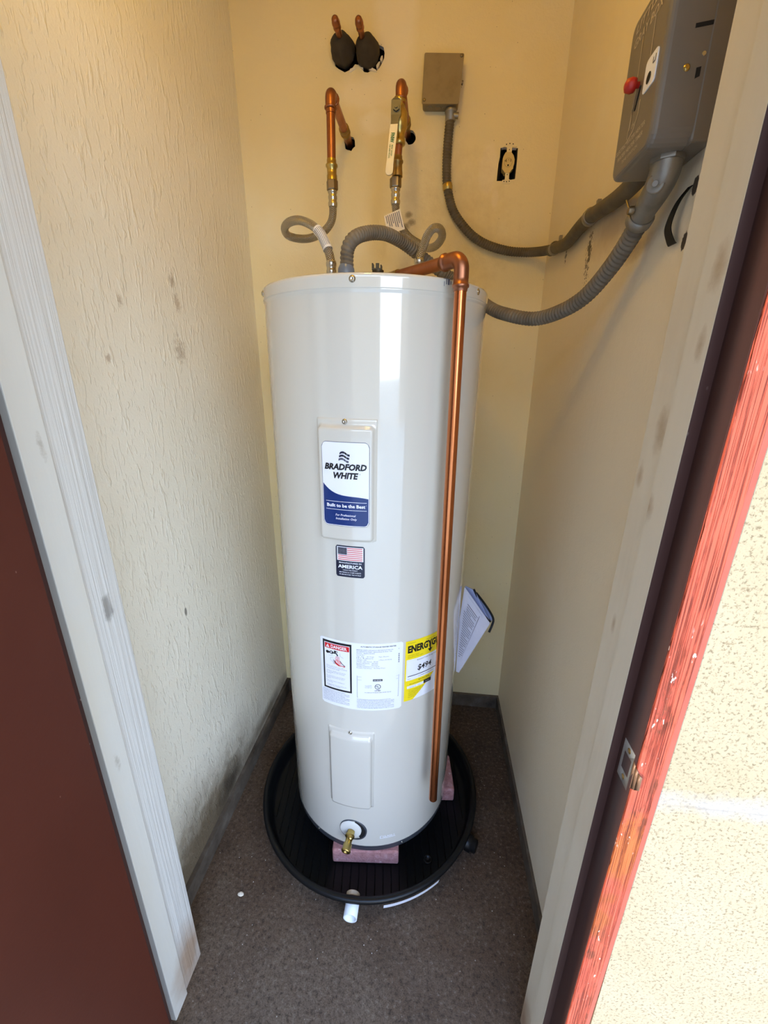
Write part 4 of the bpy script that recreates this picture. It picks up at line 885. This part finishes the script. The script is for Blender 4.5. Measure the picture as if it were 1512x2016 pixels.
stroke(mb, ft, [(.362, 1.735), (.362, 1.720), (.352, 1.706), (.334, 1.700)], .0020, 0, .0005); stroke(mb, ft, [(.3395, 1.735), (.3395, 1.712)], .0016, 0, .0005)
put_text(mb, 'ON', ft, .349, 1.7110, .0045, mat=0, lift=.0005)
put_text(mb, 'ELECTRIC WATER HEATER', ft, .347, 1.6960, .0050, .088, mat=0, lift=.0005, bold=.01); put_text(mb, 'WATER HEATER TIMER', ft, .349, 1.6865, .0050, .078, mat=0, lift=.0005, bold=.01); put_text(mb, 'TIME SWITCH', ft, .352, 1.6780, .0040, .048, mat=0, lift=.0005)
obj('printing', mb, M_PRINT, tb, label='beige lettering on the cover')
mb = MB(); rpl = rq([(.367, 1.7355), (.367, 1.770), (.3985, 1.770), (.3985, 1.7355)], .006); mb.prism(rpl, -.0005, .0012, ft); obj('indicator_plate', mb, M_PLATE, tb, label='metal plate with its bright reflection painted white')
mb = MB(); disc(mb, ft, .3815, 1.7470, 0, .0060, 0, .0016, 20); obj('plate_hole', mb, M_DARK, tb)
mb = MB(); stroke(mb, ft, [(.388, 1.7640), (.3885, 1.7575), (.3945, 1.7575), (.3945, 1.7640)], .0014, 0, .0016); obj('plate_mark', mb, M_INK, tb)
mb = MB(); mb.prism(rq([(.3455, 1.7300), (.3485, 1.7300), (.358, 1.752), (.354, 1.752)], .001), -.0005, .0008, ft); obj('lever_shadow_line', mb, M_DARK, tb)  # thin dark strip paints the shadow line under the lever
mb = MB(); mb.lathe((CX+.002, -.348, 1.757), (-1, 0, 0), [(0, .0035), (.006, .0035), (.007, .0075), (.012, .0085), (.018, .0070), (.020, .0030)], 18); obj('trip_lever', mb, M_REDK, tb, label='round red lever knob')
def fside(u, v, o): return (u, Y0-o, v)
for a in ([(.449, 1.7735), (.449, 1.7775), (.468, 1.7795), (.468, 1.7755)], [(.4585, 1.727), (.4585, 1.737), (.4635, 1.738), (.4635, 1.729)]):
    mb = MB(); mb.prism(a, -.0004, .0006, fside); obj('side_slot', mb, M_DARK, tb)
mb = MB(); mb.lathe((.4475, Y0+.0005, 1.738), (0, -1, 0), [(0, .0040), (.001, .0038), (.002, .0022)], 12); obj('rivet', mb, M_BRASS, tb)
mb = MB(); mb.lathe((.464, Y0+.0005, 1.750), (0, -1, 0), [(0, .0028), (.001, .0022)], 10); obj('rivet', mb, M_STEEL, tb)

# ================================================================= BIG CONDUIT
bc = thing('flexible_conduit', 'thick gray flexible conduit hanging from the timer box and arching onto the heater top', 'conduit', (-.03, -.1, 1.57))
S = [(-.029, -.1, 1.600), (-.029, -.1, 1.625), (-.026, -.1, 1.643), (-.018, -.095, 1.658), (-.007, -.08, 1.67), (.007, -.055, 1.681), (.024, -.03, 1.689), (.043, 0, 1.694), (.063, .035, 1.694), (.085, .065, 1.688), (.111, .085, 1.674), (.14, .105, 1.658), (.169, .12, 1.642), (.2, .13, 1.626), (.245, .1, 1.591), (.292, .05, 1.546), (.328, 0, 1.524), (.376, -.05, 1.509), (.413, -.11, 1.514), (.441, -.17, 1.532), (.458, -.23, 1.566), (.465, -.28, 1.598), (.4645, -.312, 1.618)]
P = resample(spline(S, 14), .0016); mb = MB(); mb.tube(P, .013, 14, rf=helix(.0138, .0082, .0036)); obj('corrugated_tube', mb, M_COND, bc)
mb = MB(); mb.lathe((-.031, -.1, 1.561), (0, 0, 1), [(0, .0195), (.004, .0195), (.0042, .0178), (.036, .0182), (.044, .0172), (.050, .0140), (.052, .0128)], 28); obj('connector', mb, M_BLUEG, bc, label='blue-gray plastic connector')
# 90 degree zinc connector under the timer
mb = MB(); P = spline([(.4615, -.372, 1.672), (.4618, -.372, 1.659), (.4625, -.366, 1.647), (.4635, -.350, 1.637), (.4640, -.325, 1.625), (.4645, -.302, 1.613)], 6)
rad = []
for i, p in enumerate(P):
    t = i/(len(P)-1); rad.append(.0175+.0022*sin(min(1, t*1.2)*pi)-.0018*t)
mb.tube(P, rad, 20); mb.lathe((.4615, -.372, 1.668), (0, 0, -1), [(0, .0215), (.008, .0215), (.009, .018)], 8, smooth=False)
q0, q1 = P[-1], P[-6]; ax_ = (q1-q0).normalized(); mb.lathe(q0-ax_*.001, ax_, [(0, .0165), (.001, .0188), (.012, .0192), (.014, .0175)], 20)
mb.lathe(P[len(P)//2]+Vector((-.010, -.012, -.004)), Vector((-.5, -.8, -.25)), [(0, .0120), (.0045, .0118), (.0055, .0095), (.0055, .0035), (.008, .0035)], 16); obj('angle_connector', mb, M_ZINC, bc, label='zinc right-angle connector')
dq = Vector((.0, .75, -.42)).normalized()
mb = MB(); mb.tube([(.444, -.322, 1.623), (.480, -.322, 1.623)], .004, 10); mb.lathe((.444, -.322, 1.623), (-1, 0, 0), [(-.003, .006), (0, .006), (.004, .005)], 10); mb.tube([(.442, -.322, 1.623), (.440, -.310, 1.640)], .0015, 6); obj('clamp_screw', mb, M_NUT, bc)

# ================================================================= RECEPTACLE
oc = thing('receptacle', 'ivory single outlet without a cover plate in the back wall', 'outlet', (.355, YB, 1.985))
def fo(u, v, h): return (u, YB-h, v)
mb = MB(); q = [(.340, 1.998), (.342, 2.003), (.3465, 2.0105), (.3625, 2.0105), (.3700, 2.0020), (.3740, 1.992), (.3735, 1.981), (.3715, 1.974), (.3715, 1.970), (.3665, 1.9665), (.3630, 1.9605), (.3480, 1.9605), (.3450, 1.9655), (.3400, 1.970), (.3395, 1.980)]
mb.prism(q, -.02, .003, fo); obj('face', mb, M_RECEP, oc)
mb = MB(); disc(mb, lambda u, v, o: fo(u, v, o), .3560, 1.9850, .0108, .0112, 0, .0034, 24)
for a, b, w, h in ((.3497, 1.9895, .0014, .0072), (.3626, 1.9895, .0012, .0066), (.3470, 1.9895, .0042, .0012), (.3565, 1.9915, .0016, .0016)): patch(mb, lambda u, v, o: fo(u, v, o), a-w/2, a+w/2, b-h/2, b+h/2, 1, 0, .0036)
disc(mb, lambda u, v, o: fo(u, v, o), .3560, 1.9785, 0, .0024, 0, .0036, 12)
obj('slots', mb, M_DARK, oc)
mb = MB(); mb.prism(rq([(.3495, 2.0105), (.3640, 2.0105), (.3640, 2.022), (.3780, 2.023), (.376, 2.034), (.340, 2.035), (.338, 2.024), (.3495, 2.022)], .002), .0003, .0018, fo); MBL = MB(); MBL.prism(rq([(.350, 1.9605), (.3615, 1.9605), (.362, 1.944), (.370, 1.942), (.366, 1.933), (.345, 1.934), (.342, 1.943), (.350, 1.944)], .002), .0003, .0018, fo)
for u_, v_ in ((.347, 2.0295), (.3565, 2.031), (.366, 2.0295), (.3480, 1.9395), (.3555, 1.9385), (.3635, 1.9395)): disc(mb if v_ > 1.98 else MBL, lambda u, v, o: fo(u, v, o), u_, v_, 0, .0016, 1, .0022, 10)
disc(mb, lambda u, v, o: fo(u, v, o), .3565, 2.0165, 0, .0014, 1, .0022, 8); disc(MBL, lambda u, v, o: fo(u, v, o), .3560, 1.9560, 0, .0014, 1, .0022, 8)
obj('mounting_ear', mb, [M_WB, M_DARK], oc); obj('mounting_ear', MBL, [M_WB, M_DARK], oc)
mb = MB(); mb.box((.331, YB+.002, 1.942), (.334, YB+.06, 2.023)); mb.box((.378, YB+.002, 1.942), (.381, YB+.06, 2.021)); mb.box((.331, YB+.055, 1.942), (.381, YB+.06, 2.022)); obj('wall_box', mb, M_DARK, oc)

# ================================================================= SMALL THINGS
ks = MB(); P = spline([(XR-.004, -.381, 1.630), (XR-.010, -.371, 1.618), (XR-.012, -.362, 1.604), (XR-.012, -.357, 1.588), (XR-.008, -.362, 1.572), (XR-.006, -.366, 1.566)], 5); wv = []
for i, p in enumerate(P):
    t = i/(len(P)-1); w = .004+.006*t; wv += [p+Vector((.001, -w, 0)), p+Vector((-.0005, w*.8, 0)), p+Vector((.0012, w*.8, 0)), p+Vector((.0025, -w, 0))]
m_ = len(P); ks.add(wv, [(4*i+j, 4*i+(j+1) % 4, 4*i+4+(j+1) % 4, 4*i+4+j) for i in range(m_-1) for j in range(4)]+[(3, 2, 1, 0), (4*m_-4, 4*m_-3, 4*m_-2, 4*m_-1)], 0, False)
o = obj('cable_strap', ks, M_BLACK); o['label'] = 'black curled strap end on the right wall below the timer'; o['category'] = 'strap'
def flake(x, y, r, label, seed, mat=M_PLASTER, z=.0):
    bm = bmesh.new(); bmesh.ops.create_icosphere(bm, subdivisions=2, radius=1); Rg = random.Random(seed)
    for v in bm.verts: j = Rg.uniform(.75, 1.15); v.co = Vector((v.co.x*r*j, v.co.y*r*.7*j, r*.28+v.co.z*r*.28*j))
    mb = MB(); mb.bm(bm, 0); o = obj('paint_flake', mb, mat); o.location = (x, y, z); o['label'] = label; o['category'] = 'flake'; return o
flake(-.321, -.366, .0085, 'white paint flake on the floor left of the pan', 3)
# unseen fill lamp added above the doorway to warm the upper walls
lp = thing('fill_lamp', 'added warm fill light above the doorway inside the closet, out of view', 'lamp', (.0, -.52, 2.27))
mb = MB(); mb.lathe((.0, -.52, 2.27), (0, 1, 0), [(0, .05), (.012, .05), (.02, .03), (.035, .022)], 24); obj('fill_lamp_holder', mb, M_PVC, lp)
mb = MB(); mb.lathe((.0, -.487, 2.27), (0, 1, 0), [(0, .014), (.015, .016), (.03, .026), (.045, .030), (.06, .026), (.07, .014), (.073, .002)], 20); bl = obj('bulb', mb, M_FILL, lp)
